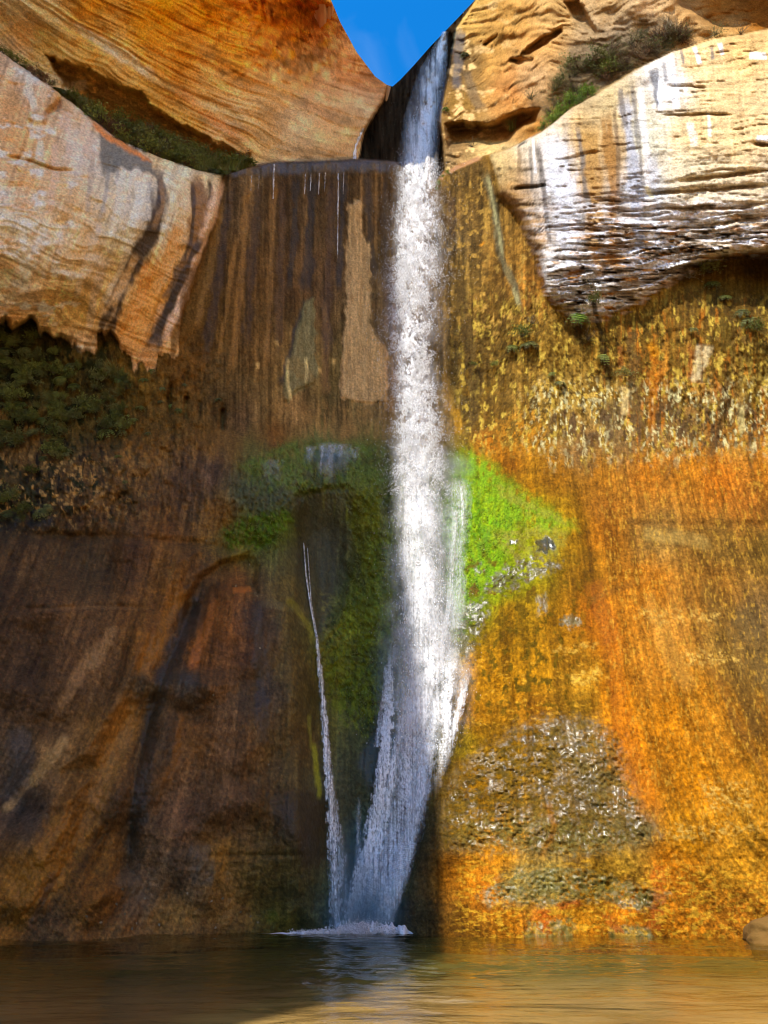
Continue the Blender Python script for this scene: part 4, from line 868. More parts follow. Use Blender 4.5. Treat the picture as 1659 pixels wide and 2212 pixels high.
wx = np.linspace(-20, 20, 400)
wy = 9.0 + 20.5 * np.linspace(0, 1, 340) ** 1.15
WX, WY = np.meshgrid(wx, wy)
fallx, fally = -1.0, 27.0
rr_ = np.hypot(WX - fallx, WY - fally)
near = np.exp(-rr_ / 9)
wv = (fbm(WX / 1.1 + WY * .12, WY / .6, 4, 310, .6) - .5) * (.05 + .06 * near)
wv += (fbm(WX / 2.6 - WY * .1, WY / 1.25, 3, 311) - .5) * .13
ph = rr_ * 2.4 + (fbm(WX / 2.5, WY / 2.5, 3, 312) - .5) * 9
wv += np.sin(ph) * .009 * np.exp(-rr_ / 14) * fbm(WX / 2, WY / 1, 2, 313) * 2
gust = ss(.45, .62, fbm(WX / 6 + 3, WY / 3.0, 3, 314)) * ss(-7, -1, WX)
wv += (fbm(WX / .5, WY / .38, 3, 316, .6) - .5) * .028
wv += gust * (fbm(WX / .55, WY / .3, 3, 315, .6) - .5) * .09
wm, wnn, wll, wbb = mat_new("pool_water")
wnn.remove(wbb)
wout = [n for n in wnn if n.type == 'OUTPUT_MATERIAL'][0]
wtr = wnn.new("ShaderNodeBsdfTransparent"); wtr.inputs["Color"].default_value = (.92, .86, .62, 1)
wgl = wnn.new("ShaderNodeBsdfGlossy"); wgl.inputs["Roughness"].default_value = .03; wgl.inputs["Color"].default_value = (.95, .95, .9, 1)
wdf = wnn.new("ShaderNodeBsdfDiffuse"); wdf.inputs["Color"].default_value = (.07, .085, .025, 1)
wfr = wnn.new("ShaderNodeFresnel"); wfr.inputs["IOR"].default_value = 1.33
wm1 = wnn.new("ShaderNodeMixShader"); wm2 = wnn.new("ShaderNodeMixShader")
wtc_ = wnn.new("ShaderNodeTexCoord"); wmp = wnn.new("ShaderNodeMapping"); wmp.inputs["Scale"].default_value = (1.0, 1.7, 1)
wnz_ = wnn.new("ShaderNodeTexNoise"); wnz_.inputs["Scale"].default_value = 3.0; wnz_.inputs["Detail"].default_value = 5
wbp = wnn.new("ShaderNodeBump"); wbp.inputs["Strength"].default_value = .4; wbp.inputs["Distance"].default_value = .06
wll.new(wtc_.outputs["Object"], wmp.inputs["Vector"]); wll.new(wmp.outputs["Vector"], wnz_.inputs["Vector"]); wll.new(wnz_.outputs["Fac"], wbp.inputs["Height"])
for nd in (wgl, wfr):
    wll.new(wbp.outputs["Normal"], nd.inputs["Normal"])
wm1.inputs["Fac"].default_value = .12
wll.new(wtr.outputs[0], wm1.inputs[1]); wll.new(wdf.outputs[0], wm1.inputs[2])
wll.new(wfr.outputs[0], wm2.inputs["Fac"]); wll.new(wm1.outputs[0], wm2.inputs[1]); wll.new(wgl.outputs[0], wm2.inputs[2])
wll.new(wm2.outputs[0], wout.inputs["Surface"])
new_obj("pool_water", np.stack([WX, WY, wv], -1).reshape(-1, 3), grid_faces(*WX.shape), wm, smooth=True, kind="structure")

# ------------------------------------------------------------------ falling water
ww, fn, fl, fb = mat_new("white_water")
fn.remove(fb)
fout = [n for n in fn if n.type == 'OUTPUT_MATERIAL'][0]
fd = fn.new("ShaderNodeBsdfDiffuse"); fd.inputs["Color"].default_value = (.93, .94, .95, 1)
ft = fn.new("ShaderNodeBsdfTranslucent"); ft.inputs["Color"].default_value = (.93, .94, .95, 1)
fm = fn.new("ShaderNodeMixShader"); fm.inputs["Fac"].default_value = .15
fl.new(fd.outputs[0], fm.inputs[1]); fl.new(ft.outputs[0], fm.inputs[2])
drop_mat = ww.copy()
dn = drop_mat.node_tree
dn.links.new([n for n in dn.nodes if n.type == 'MIX_SHADER'][0].outputs[0], [n for n in dn.nodes if n.type == 'OUTPUT_MATERIAL'][0].inputs["Surface"])
fp = fn.new("ShaderNodeBsdfTransparent")
fx = fn.new("ShaderNodeMixShader")
fat = fn.new("ShaderNodeVertexColor"); fat.layer_name = "cover"
ftc = fn.new("ShaderNodeTexCoord"); fmap = fn.new("ShaderNodeMapping"); fmap.inputs["Scale"].default_value = (9, 9, 4)
fnz = fn.new("ShaderNodeTexNoise"); fnz.inputs["Scale"].default_value = 1.6; fnz.inputs["Detail"].default_value = 5; fnz.inputs["Roughness"].default_value = .7
fl.new(ftc.outputs["Object"], fmap.inputs["Vector"]); fl.new(fmap.outputs["Vector"], fnz.inputs["Vector"])
fmr = fn.new("ShaderNodeMapRange"); fmr.inputs["From Min"].default_value = .35; fmr.inputs["From Max"].default_value = .65; fmr.inputs["To Min"].default_value = .45; fmr.inputs["To Max"].default_value = 1.35
fl.new(fnz.outputs["Fac"], fmr.inputs["Value"])
fmu = fn.new("ShaderNodeMath"); fmu.operation = 'MULTIPLY'; fmu.use_clamp = True
fl.new(fat.outputs["Color"], fmu.inputs[0]); fl.new(fmr.outputs["Result"], fmu.inputs[1])
fl.new(fmu.outputs[0], fx.inputs["Fac"]); fl.new(fp.outputs[0], fx.inputs[1]); fl.new(fm.outputs[0], fx.inputs[2]); fl.new(fx.outputs[0], fout.inputs["Surface"])


def wall_y(u, v):
    """distance of the rock behind an image position"""
    u, v = np.asarray(u, float), np.asarray(v, float)
    j = np.clip(np.searchsorted(us, u), 1, len(us) - 1)
    top_ = np.interp(u, us, vt)
    i = np.clip(((v - top_) / (VB - top_) * (NR - 1)).astype(int), 0, NR - 1)
    return Y[i, j]


def wall_point(u, v, off=0.0):
    y = float(wall_y(u, v)) - off
    return np.array([float(k) for k in world_at(u, v, y)])


def sheet(name, vs, left, right, yfun, cover, parent, nu=90, nv=500, bulge=.5):
    t = np.linspace(0, 1, nv)[:, None] + np.zeros((1, nu))
    s_ = np.linspace(0, 1, nu)[None] + np.zeros((nv, 1))
    v = vs[0] + (vs[-1] - vs[0]) * t
    lf, rt = np.interp(v, vs, left), np.interp(v, vs, right)
    u = lf + (rt - lf) * s_
    y = yfun(u, v, s_) - bulge * np.sin(np.pi * s_)
    x, yy, z = world_at(u, v, y)
    ob = new_obj(name, np.stack([x, yy, z], -1).reshape(-1, 3), grid_faces(nv, nu), ww, parent, smooth=True)
    a_ = np.clip(cover(u, v, s_), 0, 1).astype(np.float32)
    col = np.repeat(a_.reshape(-1, 1), 4, 1); col[:, 3] = 1
    at = ob.data.color_attributes.new("cover", 'FLOAT_COLOR', 'POINT')
    at.data.foreach_set("color", np.ascontiguousarray(col).reshape(-1))
    return ob


OCT_V = np.array([(1, 0, 0), (-1, 0, 0), (0, 1, 0), (0, -1, 0), (0, 0, 1), (0, 0, -1)], float)
TET_V = np.array([(.9, -.5, -.5), (-.9, -.5, -.5), (0, .9, -.5), (0, 0, 1.3)], float)
TET_F = np.array([(0, 2, 1), (0, 1, 3), (1, 2, 3), (2, 0, 3)])


def drops(name, P, size, parent, stretch=1.4, mat=None):
    n = len(P)
    ang = rng.uniform(0, 6.28, n)
    ca_, sa_ = np.cos(ang), np.sin(ang)
    T = TET_V[None] * size[:, None, None]
    x = T[..., 0] * ca_[:, None] - T[..., 1] * sa_[:, None]
    y = T[..., 0] * sa_[:, None] + T[..., 1] * ca_[:, None]
    z = T[..., 2] * stretch * rng.choice([-1, 1], n)[:, None]
    vv = np.stack([x, y, z], -1) + P[:, None]
    ff = TET_F[None] + (np.arange(n) * 4)[:, None, None]
    return new_obj(name, vv.reshape(-1, 3), ff.reshape(-1, 3), mat or drop_mat, parent, smooth=True, kind="stuff")


def empty(name, loc, **props):
    e = bpy.data.objects.new(name, None)
    e.empty_display_size = .5
    SC.collection.objects.link(e)
    for k_, v_ in props.items():
        e[k_] = v_
    return e


fall = empty("waterfall", None, label="tall white waterfall plunging from the notch in the rim down into the pool", category="waterfall")
FV = [68, 110, 150, 250, 345, 400, 500, 600, 700, 800, 900, 1000, 1150, 1300, 1450, 1560, 1640]
FL = [955, 930, 905, 872, 858, 860, 850, 838, 836, 848, 852, 848, 845, 845, 840, 830, 822]
FR = [968, 968, 966, 955, 948, 945, 955, 958, 938, 936, 952, 962, 975, 985, 1000, 995, 975]
FC = [962, 954, 940, 920, 906, 896, 892, 890, 884, 892, 900, 905, 908, 912, 925, 920, 905]
FYV = [60, 130, 200, 300, 345, 372, 420, 600, 900, 1100, 1400, 1700]
FYD = [39.2, 38.0, 36.9, 34.9, 33.1, 31.0, 30.3, 29.3, 28.4, 27.9, 27.4, 26.9]


def fall_y(v):
    return np.interp(v, FYV, FYD)


def fall_front(u, v, s_):
    # clings to the chute above the lip, leaps clear of the wall below it, lands against the apron
    w_ = wall_y(u, v)
    vw = v + (u - 905) * .45 + (fbm(u / 12, v / 60, 3, 325) - .5) * 60 * ss(420, 380, v) * ss(290, 330, v)
    yy = np.minimum(fall_y(vw), w_ - .15)
    k = ss(338, 352, vw)
    return np.minimum(w_ - .12, (yy + 2) * (1 - k) + yy * k)


def core(u, v, s_):
    """how thickly the falling water covers, across and down the fall"""
    c = np.interp(v, FV, FC)
    lf, rt = np.interp(v, FV, FL), np.interp(v, FV, FR)
    d = np.where(u < c, (c - u) / np.maximum(c - lf, 3), (u - c) / np.maximum(rt - c, 3))
    pulse = fbm(u / 26 + fbm(u / 20, v / 30, 2, 322) * 2, v / 55, 3, 321)
    g = np.exp(-(d * 1.25) ** 2 * (.7 + pulse)) * np.clip(1.12 - d, 0, 1) ** .5
    return np.where(d < 1, g, 0), pulse


def cover_main(u, v, s_):
    g, pulse = core(u, v, s_)
    fine = fbm(u / 3.2, v / 5.0, 3, 323, .7)
    strand = fbm(u / 5, v / 70, 3, 324, .6)
    k = np.interp(v, [60, 200, 340, 372, 470, 600, 800, 1000, 1200, 1450, 1560, 1640], [1.5, 1.2, 1.0, 2.0, 1.6, 1.0, .95, .9, .8, .78, .6, 0])
    rough = ss(1050, 850, v) * ss(330, 380, v)
    tex = rough * ss(.28, .66, fine) * 1.25 + (1 - rough) * (.55 + .5 * ss(.3, .7, strand) + .35 * (fine - .5))
    lace = ss(.30, .60, fbm(u / 8 + fbm(u / 9, v / 12, 2, 326) * 3, v / 13, 3, 327, .6))
    return g * k * tex * (.45 + .95 * ss(.25, .7, pulse)) * (1 - rough * .9 * (1 - lace))


sheet("plunging_water", FV, FL, FR, fall_front, cover_main, fall, 110, 1000, .55)


def cover_back(u, v, s_):
    g, pulse = core(u, v, s_)
    fine = fbm(u / 3.0, v / 4.4, 3, 333, .7)
    return g * np.interp(v, [60, 345, 372, 600, 1000, 1450, 1640], [.2, .35, .8, .4, .4, .4, 0]) * ss(.3, .65, fine) * (.5 + pulse)


sheet("plunging_water", FV[4:], FL[4:], FR[4:], lambda u, v, s_: np.minimum(fall_front(u, v, s_) + .55, wall_y(u, v) - .08), cover_back, fall, 80, 600, -.1)

MVL = [v_ - 16 - 16 * float(ss(400, 700, np.array(k_))) for k_, v_ in zip(FV, FL)]
MVR = [v_ + 14 + 22 * float(ss(400, 700, np.array(k_))) for k_, v_ in zip(FV, FR)]


def cover_veil(u, v, s_):
    e = np.sin(np.pi * s_) ** 1.4
    puff = fbm(u / 30, v / 40, 4, 343, .6)
    return e * np.interp(v, [345, 380, 500, 800, 1000, 1300, 1500, 1640], [0, .3, .22, .24, .4, .46, .4, 0]) * ss(.25, .7, puff) * (.75 + .5 * fbm(u / 3, v / 4, 2, 344))


sheet("mist_veil", FV[4:], MVL[4:], MVR[4:], lambda u, v, s_: np.minimum(fall_front(u, v, s_) + .1, wall_y(u, v) - .06), cover_veil, fall, 60, 500, .7)

# spray thrown off the plunging water
n = 190000
v = rng.uniform(80, 1620, n)
v = np.where(rng.random(n) < .72, 350 + (v - 80) / 1540 * 720, v)
c, lf, rt = np.interp(v, FV, FC), np.interp(v, FV, FL), np.interp(v, FV, FR)
z_ = rng.normal(0, .5, n) * rng.choice([1, 1, 1, 1, 1.5], n)
u = np.where(z_ < 0, c + z_ * (c - lf), c + z_ * (rt - c))
cl = fbm(u / 17, v / 22, 3, 330, .6) * .7 + fbm(u / 6, v / 7, 2, 331) * .3
keep = rng.random(n) < ss(.36, .62, cl) * np.interp(v, [80, 330, 372, 1000, 1200, 1620], [.3, .5, 1, 1, .7, .35])
u, v = u[keep], v[keep]
y = np.minimum(np.where(v < 345, wall_y(u, v) - .3, fall_y(v)), wall_y(u, v) - .1) - rng.normal(.25, .35, len(u)).clip(-.3, 1.2) * (v > 345)
P = np.stack(world_at(u, v, y), -1)
drops("spray", P, rng.lognormal(-4.3, .45, len(u)).clip(.006, .035) * np.interp(np.abs(np.where(u < np.interp(v, FV, FC), (np.interp(v, FV, FC) - u) / np.maximum(np.interp(v, FV, FC) - np.interp(v, FV, FL), 3), (u - np.interp(v, FV, FC)) / np.maximum(np.interp(v, FV, FR) - np.interp(v, FV, FC), 3))), [.5, 1.1], [1, .55]), fall)


def runnel(pts, w0, w1, parent, name="stream", a=1.0, off=.22, seed=0, brk=.3, nu=26, nv=420, ragged=.5, long=60, fade=.985, rise=.04):
    """a stream running down the rock along a line of image points"""
    Pn = np.array(pts, float)
    vs = Pn[:, 1]
    wd = np.interp(vs, [vs[0], vs[-1]], [w0, w1])

    def cov(u, v, s_):
        e = np.abs(s_ * 2 - 1)
        n1_ = fbm(u / 3.0, v / long, 3, 340 + seed, .6)
        n2_ = fbm(u / 3.5, v / 6, 3, 341 + seed, .7)
        n3_ = fbm(u / 9, v / 14, 2, 342 + seed)
        edge = ss(1.0, .35, e + (n2_ - .5) * ragged * 1.6 + (n3_ - .5) * ragged)
        t = (v - vs[0]) / (vs[-1] - vs[0])
        return a * edge * (.35 + .9 * ss(brk, brk + .3, n1_ * .55 + n2_ * .45)) * ss(0, rise, t) * ss(1.0, fade, t)
    return sheet(name, list(vs), list(Pn[:, 0] - wd), list(Pn[:, 0] + wd), lambda u, v, s_: wall_y(u, v) - off, cov, parent, nu, nv, .12)


runnel([(853, 1380), (840, 1450), (838, 1540), (832, 1640), (816, 1740), (793, 1850), (772, 1930), (752, 2009)], 11, 26, fall, a=1.25, seed=1, off=.4, rise=.18, nu=40, nv=560, ragged=.8)
runnel([(868, 1540), (852, 1640), (832, 1750), (812, 1850), (792, 1940), (780, 2010)], 10, 26, fall, a=.85, seed=2, off=.36, rise=.25, nu=36, nv=480, ragged=.6)
runnel([(990, 1370), (976, 1430), (962, 1510), (964, 1590), (948, 1670), (934, 1730)], 14, 15, fall, a=1.0, seed=3, off=.4, rise=.45, ragged=.9, fade=.45)
runnel([(1012, 1430), (994, 1520), (976, 1600), (956, 1680)], 14, 10, fall, a=.8, seed=4, off=.35, rise=.4, ragged=.9, fade=.4)
runnel([(908, 1440), (902, 1560), (885, 1700), (862, 1830), (832, 1930), (806, 2010)], 64, 40, fall, a=.85, seed=5, off=.3, rise=.25, nu=80, nv=560, ragged=.35, long=110)
runnel([(925, 1600), (908, 1700), (884, 1800), (862, 1890), (836, 1960), (820, 2010)], 24, 26, fall, a=.75, seed=6, off=.42, nu=50, nv=480, ragged=.5)
runnel([(880, 1820), (862, 1880), (836, 1950), (812, 2010)], 22, 34, fall, a=.7, seed=7, off=.5, nu=40, nv=300, ragged=.5)
runnel([(996, 1048), (1000, 1100), (998, 1170)], 5, 4, fall, a=.55, seed=8, off=.15, nu=12, nv=160, fade=.6, ragged=.9)
runnel([(985, 1100), (978, 1220), (968, 1320), (955, 1400)], 7, 9, fall, a=.5, seed=9, off=.2, nu=14, nv=300)
runnel([(990, 1030), (988, 1120), (984, 1260), (985, 1360)], 34, 22, fall, a=.28, seed=10, off=.12, nu=50, nv=300, ragged=.6)
runnel([(830, 1490), (824, 1540), (814, 1615)], 5, 9, fall, a=.6, seed=11, off=.2, nu=14, nv=160, ragged=1)
runnel([(776, 1720), (772, 1850), (764, 2005)], 6, 12, fall, a=.28, seed=12, off=.15, nu=20, nv=300, ragged=.8)
for k, (u0, v0, v1, w0, a0) in enumerate([(672, 962, 1010, 12, .3), (698, 955, 1046, 9, .4), (716, 953, 1052, 12, .34), (742, 956, 1030, 14, .3), (768, 964, 1004, 10, .3), (590, 990, 1050, 18, .14)]):
    runnel([(u0, v0), (u0 - 3, (v0 + v1) / 2), (u0 - 6, v1)], w0 * 1.5, w0, fall, a=a0, seed=13 + k, off=.1, nu=24, nv=160, ragged=1.0, brk=.34, fade=.3, rise=.12)

side = empty("side_cascade", None, label="thin white side cascade sliding down a groove left of the main waterfall", category="waterfall")
runnel([(656, 1170), (661, 1240), (671, 1310), (684, 1378)], 2.2, 3.0, side, a=.9, seed=21, off=.15, nu=10, nv=240)
runnel([(664, 1180), (668, 1240), (672, 1300), (686, 1380)], 1.6, 2.4, side, a=.6, seed=22, off=.15, nu=10, nv=240)
runnel([(683, 1368), (690, 1430), (697, 1510), (706, 1620), (713, 1720), (720, 1830), (726, 1920), (730, 2008)], 5, 19, side, a=.95, seed=23, off=.22, nu=36, nv=620, ragged=1.0, brk=.38)
runnel([(700, 1560), (712, 1680), (728, 1800), (742, 1900), (752, 2008)], 6, 22, side, a=.35, seed=24, off=.16, nu=30, nv=420, ragged=.9)

trick = empty("trickle", None, label="small white trickle in the shaded corner left of the chute", category="waterfall")
runnel([(786, 276), (776, 300), (768, 318), (766, 344)], 4, 5, trick, a=1.0, seed=31, off=.2, nu=12, nv=120, ragged=.9)

# drips falling from the lip of the dark wall
for k, (u0, v0, v1, w_, a_) in enumerate([(592, 352, 430, 3.2, .75), (660, 374, 420, 2.6, .6), (672, 374, 412, 2.4, .6), (690, 372, 420, 2.4, .55), (703, 372, 414, 2.2, .55), (731, 370, 560, 2.8, .7), (743, 372, 420, 2.0, .5), (544, 378, 412, 2.0, .4), (560, 376, 408, 2.0, .35)]):
    ob = runnel([(u0, v0), (u0 - 1, (v0 + v1) / 2), (u0 - 2, v1)], w_, w_ * .7, None, "dripping_water", a_, .12, 40 + k, .35, 8, 120, .9, 18)
    ob["label"] = ["longer white drip below the dark lip left of centre", "white drip in the row below the dark lip", "white drip in the row below the dark lip", "white drip in the row below the dark lip", "white drip in the row below the dark lip",
                   "longest broken drip falling down the dark wall beside the pale crust", "short drip just right of the longest drip", "faint short drip near the left end of the dark lip", "faint short drip near the left end of the dark lip"][k]
    ob["category"] = "drip"
    ob["group"] = "drips over the dark lip"

# foam where the water meets the pool, and splashes
n = 5000
u = np.clip(rng.normal(778, 50, n), 640, 850)
P = []
xs_ = np.interp(u, [640, 880], [float(wall_point(640, 2008)[0]), float(wall_point(880, 2010)[0])])
yb = np.interp(u, [560, 640, 720, 800, 880], [26.6, 26.6, 26.4, 26.3, 26.6])
hgt = np.abs(rng.normal(0, .06 + .13 * np.exp(-((u - 790) / 50) ** 2), n))
P = np.stack([xs_ + rng.normal(0, .1, n), yb - np.abs(rng.normal(0, .35, n)), hgt * .8 + .01], -1)
sp = drops("splash", P, rng.lognormal(-4.2, .45, n).clip(.006, .035), fall, 1.0)
fu = np.linspace(0, 1, 220)
fx_ = -3.9 + 4.9 * fu
prof = (.05 + .22 * np.exp(-((fx_ + .2) / 1.0) ** 2)) * (.5 + fbm(fu * 40, fu * 0, 3, 350)) * ss(0, .3, fu) * ss(1, .93, fu)
FVt = []
for j in range(9):
    a_ = math.pi * j / 8
    FVt.append(np.stack([fx_, 26.45 - .45 * np.cos(a_) * (.3 + 2.2 * prof) + .12 * np.sin(fu * 60), prof * np.sin(a_) * (.7 + .6 * fbm(fu * 70 + j, fu * 0 + j * .7, 2, 351)) - .01], -1))
new_obj("foam", np.array(FVt).reshape(-1, 3), grid_faces(9, 220), drop_mat, fall, smooth=True)


# ------------------------------------------------------------------ plants
def leaf_mat(name, c0, c1, rough=.6):
    m, n, l, b = mat_new(name)
    oi = n.new("ShaderNodeObjectInfo"); g_ = n.new("ShaderNodeNewGeometry")
    ad = n.new("ShaderNodeMath"); ad.operation = 'ADD'
    mu = n.new("ShaderNodeMath"); mu.operation = 'MULTIPLY'; mu.inputs[1].default_value = .5
    l.new(oi.outputs["Random"], ad.inputs[0]); l.new(g_.outputs["Random Per Island"], ad.inputs[1]); l.new(ad.outputs[0], mu.inputs[0])
    cr = n.new("ShaderNodeValToRGB")
    cr.color_ramp.elements[0].color = (*c0, 1); cr.color_ramp.elements[0].position = .15
    cr.color_ramp.elements[1].color = (*c1, 1); cr.color_ramp.elements[1].position = .85
    l.new(mu.outputs[0], cr.inputs[0]); l.new(cr.outputs[0], b.inputs["Base Color"])
    b.inputs["Roughness"].default_value = rough
    b.inputs["Specular IOR Level"].default_value = .25
    tr = n.new("ShaderNodeBsdfTranslucent"); ms = n.new("ShaderNodeMixShader"); ms.inputs["Fac"].default_value = .25
    out = [k for k in n if k.type == 'OUTPUT_MATERIAL'][0]
    l.new(cr.outputs[0], tr.inputs["Color"]); l.new(b.outputs[0], ms.inputs[1]); l.new(tr.outputs[0], ms.inputs[2]); l.new(ms.outputs[0], out.inputs["Surface"])
    return m


LM = dict(dark=leaf_mat("dark_leaf", (.06, .075, .008), (.24, .27, .05)),
          olive=leaf_mat("olive_leaf", (.07, .085, .02), (.22, .23, .065)),
          bright=leaf_mat("bright_leaf", (.07, .15, .012), (.20, .30, .03)),
          lime=leaf_mat("lime_moss", (.10, .20, .006), (.28, .36, .012)),
          rust=leaf_mat("rust_leaf", (.070, .030, .012), (.22, .11, .045)),
          dry=leaf_mat("dry_leaf", (.12, .09, .045), (.34, .27, .15)),
          stem=leaf_mat("twig_bark", (.05, .035, .02), (.14, .10, .06)))


class Mesh:
    def __init__(self):
        self.v, self.f = [], []

    def leaf(self, p, d, w, side):
        """a pointed leaf: four corners, folded a little along its midrib"""
        i = len(self.v)
        m = p + d * .45
        self.v += [p, m + side * w - d * 0, p + d, m - side * w]
        self.f.append((i, i + 1, i + 2, i + 3))

    def stick(self, a, b, r0, r1):
        i = len(self.v)
        d = (b - a) / (np.linalg.norm(b - a) + 1e-9)
        s1 = np.cross(d, [.3, .9, .2]); s1 /= np.linalg.norm(s1)
        s2 = np.cross(d, s1)
        for c_, r in ((a, r0), (b, r1)):
            for k in range(3):
                an = 2.094 * k
                self.v.append(c_ + (s1 * math.cos(an) + s2 * math.sin(an)) * r)
        for k in range(3):
            self.f.append((i + k, i + (k + 1) % 3, i + 3 + (k + 1) % 3, i + 3 + k))

    def mesh(self, name, mat):
        o = new_obj(name, np.array(self.v), np.array(self.f), mat)
        me = o.data
        bpy.data.objects.remove(o)
        return me


def rv(r):
    v_ = r.normal(0, 1, 3)
    return v_ / np.linalg.norm(v_)


def leafy(seed, n, size):
    """a rounded bush: stems fan out from the root, leaves cluster at their ends"""
    r = np.random.default_rng(seed)
    L, S = Mesh(), Mesh()
    tips = []
    for k in range(16):
        d = rv(r); d[2] = abs(d[2]) * 1.1 + .25; d /= np.linalg.norm(d)
        e = d * r.uniform(.45, 1.0)
        S.stick(np.zeros(3), e * .6, .014, .009); S.stick(e * .6, e, .009, .004)
        tips.append(e)
    for k in range(n):
        t = tips[r.integers(len(tips))]
        p = t * r.uniform(.55, 1.05) + r.normal(0, .11, 3)
        d = rv(r) * .8 + np.array([0, -.2, .3]); d /= np.linalg.norm(d)
        sd = np.cross(d, rv(r)); sd /= np.linalg.norm(sd) + 1e-9
        ln = size * r.uniform(.6, 1.3)
        L.leaf(p, d * ln, ln * .26, sd)
    return L, S


def fern(seed, n, hang=.6):
    r = np.random.default_rng(seed)
    L, S = Mesh(), Mesh()
    for k in range(n):
        an = r.uniform(0, 6.28)
        h = np.array([math.cos(an), math.sin(an), 0])
        ln = r.uniform(.5, 1.05)
        prev = np.zeros(3)
        for q in range(1, 9):
            t = q / 8
            p = h * ln * t * .85 + np.array([0, 0, ln * (.75 * t - (.75 + hang) * t * t)])
            S.stick(prev, p, .006, .005)
            d = p - prev; d /= np.linalg.norm(d) + 1e-9
            sd = np.cross(d, [0, 0, 1.0]); sd /= np.linalg.norm(sd) + 1e-9
            w_ = .17 * math.sin(math.pi * (.12 + .84 * t)) * r.uniform(.8, 1.2)
            for sg in (-1, 1):
                L.leaf(p, (sd * sg + d * .5) * w_, w_ * .3, d)
            prev = p
    return L, S


def grass(seed, n):
    r = np.random.default_rng(seed)
    L, S = Mesh(), Mesh()
    for k in range(n):
        an = r.uniform(0, 6.28)
        h = np.array([math.cos(an), math.sin(an), 0])
        b0 = r.normal(0, .12, 3) * [1, 1, 0]
        ln, bend = r.uniform(.5, 1.1), r.uniform(.2, .7)
        sd = np.cross(h, [0, 0, 1.0])
        pts = [b0 + h * bend * ln * t ** 2 + np.array([0, 0, ln * (t - .35 * bend * t * t)]) for t in (0, .4, .75, 1)]
        w_ = .014
        i = len(L.v)
        for q, p in enumerate(pts):
            ww_ = w_ * (1 - q / 3.4)
            L.v += [p - sd * ww_, p + sd * ww_]
        for q in range(3):
            L.f.append((i + 2 * q, i + 2 * q + 1, i + 2 * q + 3, i + 2 * q + 2))
    return L, S


def brush(seed, n, leaves):
    r = np.random.default_rng(seed)
    L, S = Mesh(), Mesh()
    for k in range(n):
        d = rv(r); d[2] = abs(d[2]) + .5; d /= np.linalg.norm(d)
        a = np.zeros(3)
        for q in range(4):
            d = d + r.normal(0, .28, 3); d /= np.linalg.norm(d)
            b_ = a + d * r.uniform(.16, .3)
            S.stick(a, b_, .012 * (1 - q * .2), .012 * (.8 - q * .2))
            for z in range(leaves):
                dd = rv(r)
                sd = np.cross(dd, rv(r)); sd /= np.linalg.norm(sd) + 1e-9
                L.leaf(a + (b_ - a) * r.random(), dd * r.uniform(.05, .11), .02, sd)
            a = b_
    return L, S


KINDS = {}
for kd, fnc in (("bush", lambda k: leafy(500 + k, 420, .13)), ("fern", lambda k: fern(520 + k, 22, .7)), ("grass", lambda k: grass(540 + k, 90)), ("brush", lambda k: brush(560 + k, 20, 3))):
    KINDS[kd] = [fnc(k) for k in range(3)]
MESHES = {}


def plant_mesh(kd, k, mt):
    if (kd, k, mt) not in MESHES:
        L, S = KINDS[kd][k]
        MESHES[(kd, k, mt)] = (L.mesh("foliage", LM[mt]), S.mesh("stem", LM["stem"]) if S.v else None)
    return MESHES[(kd, k, mt)]


NAMES = dict(bush="bush", fern="fern", grass="grass_tuft", brush="dry_brush")
CATS = dict(bush="bush", fern="fern", grass="grass tuft", brush="brush")


def plant(kd, mt, P, size, label, group=None, lean=0.0, k=None):
    k = random.randrange(3) if k is None else k
    fo, st = plant_mesh(kd, k, mt)
    o = bpy.data.objects.new(NAMES[kd], None)
    o.empty_display_size = .2
    SC.collection.objects.link(o)
    o.location = P
    o.rotation_euler = (lean + random.uniform(-.2, .2), random.uniform(-.25, .25), 0)
    o.scale = (size * random.uniform(.85, 1.2),) * 2 + (size * random.uniform(.8, 1.15),)
    o["label"], o["category"] = label, CATS[kd]
    if group:
        o["group"] = group
    sp_ = random.uniform(0, 6.28)
    for nm, me in (("foliage", fo), ("stem", st)):
        if me:
            c = bpy.data.objects.new(nm, me)
            SC.collection.objects.link(c)
            c.parent = o
            c.rotation_euler = (0, 0, sp_)
    return o


def ledge_point(u, dv, back):
    lv = float(np.interp(u, LEDGE_U, LEDGE_V))
    yr = float(wall_y(u, lv + 7))
    yb = float(wall_y(u, lv - dv - 6)) - .25
    return np.array([float(k_) for k_ in world_at(u, lv - dv, min(yr + back, max(yb, yr + .1)))])


# the planted ledge under the overhanging cliff
def ledge_zone(u):
    for lim, txt in ((40, "at the frame's left edge"), (110, "above the white washed block at left"), (190, "above the brown knob on the bulge"), (255, "above the dark grey varnish patch"), (320, "above the orange band of the bulge"), (385, "above the black stripe of the bulge"), (440, "above the brown gully"), (600, "beside the start of the dark lip")):
        if u < lim:
            return txt


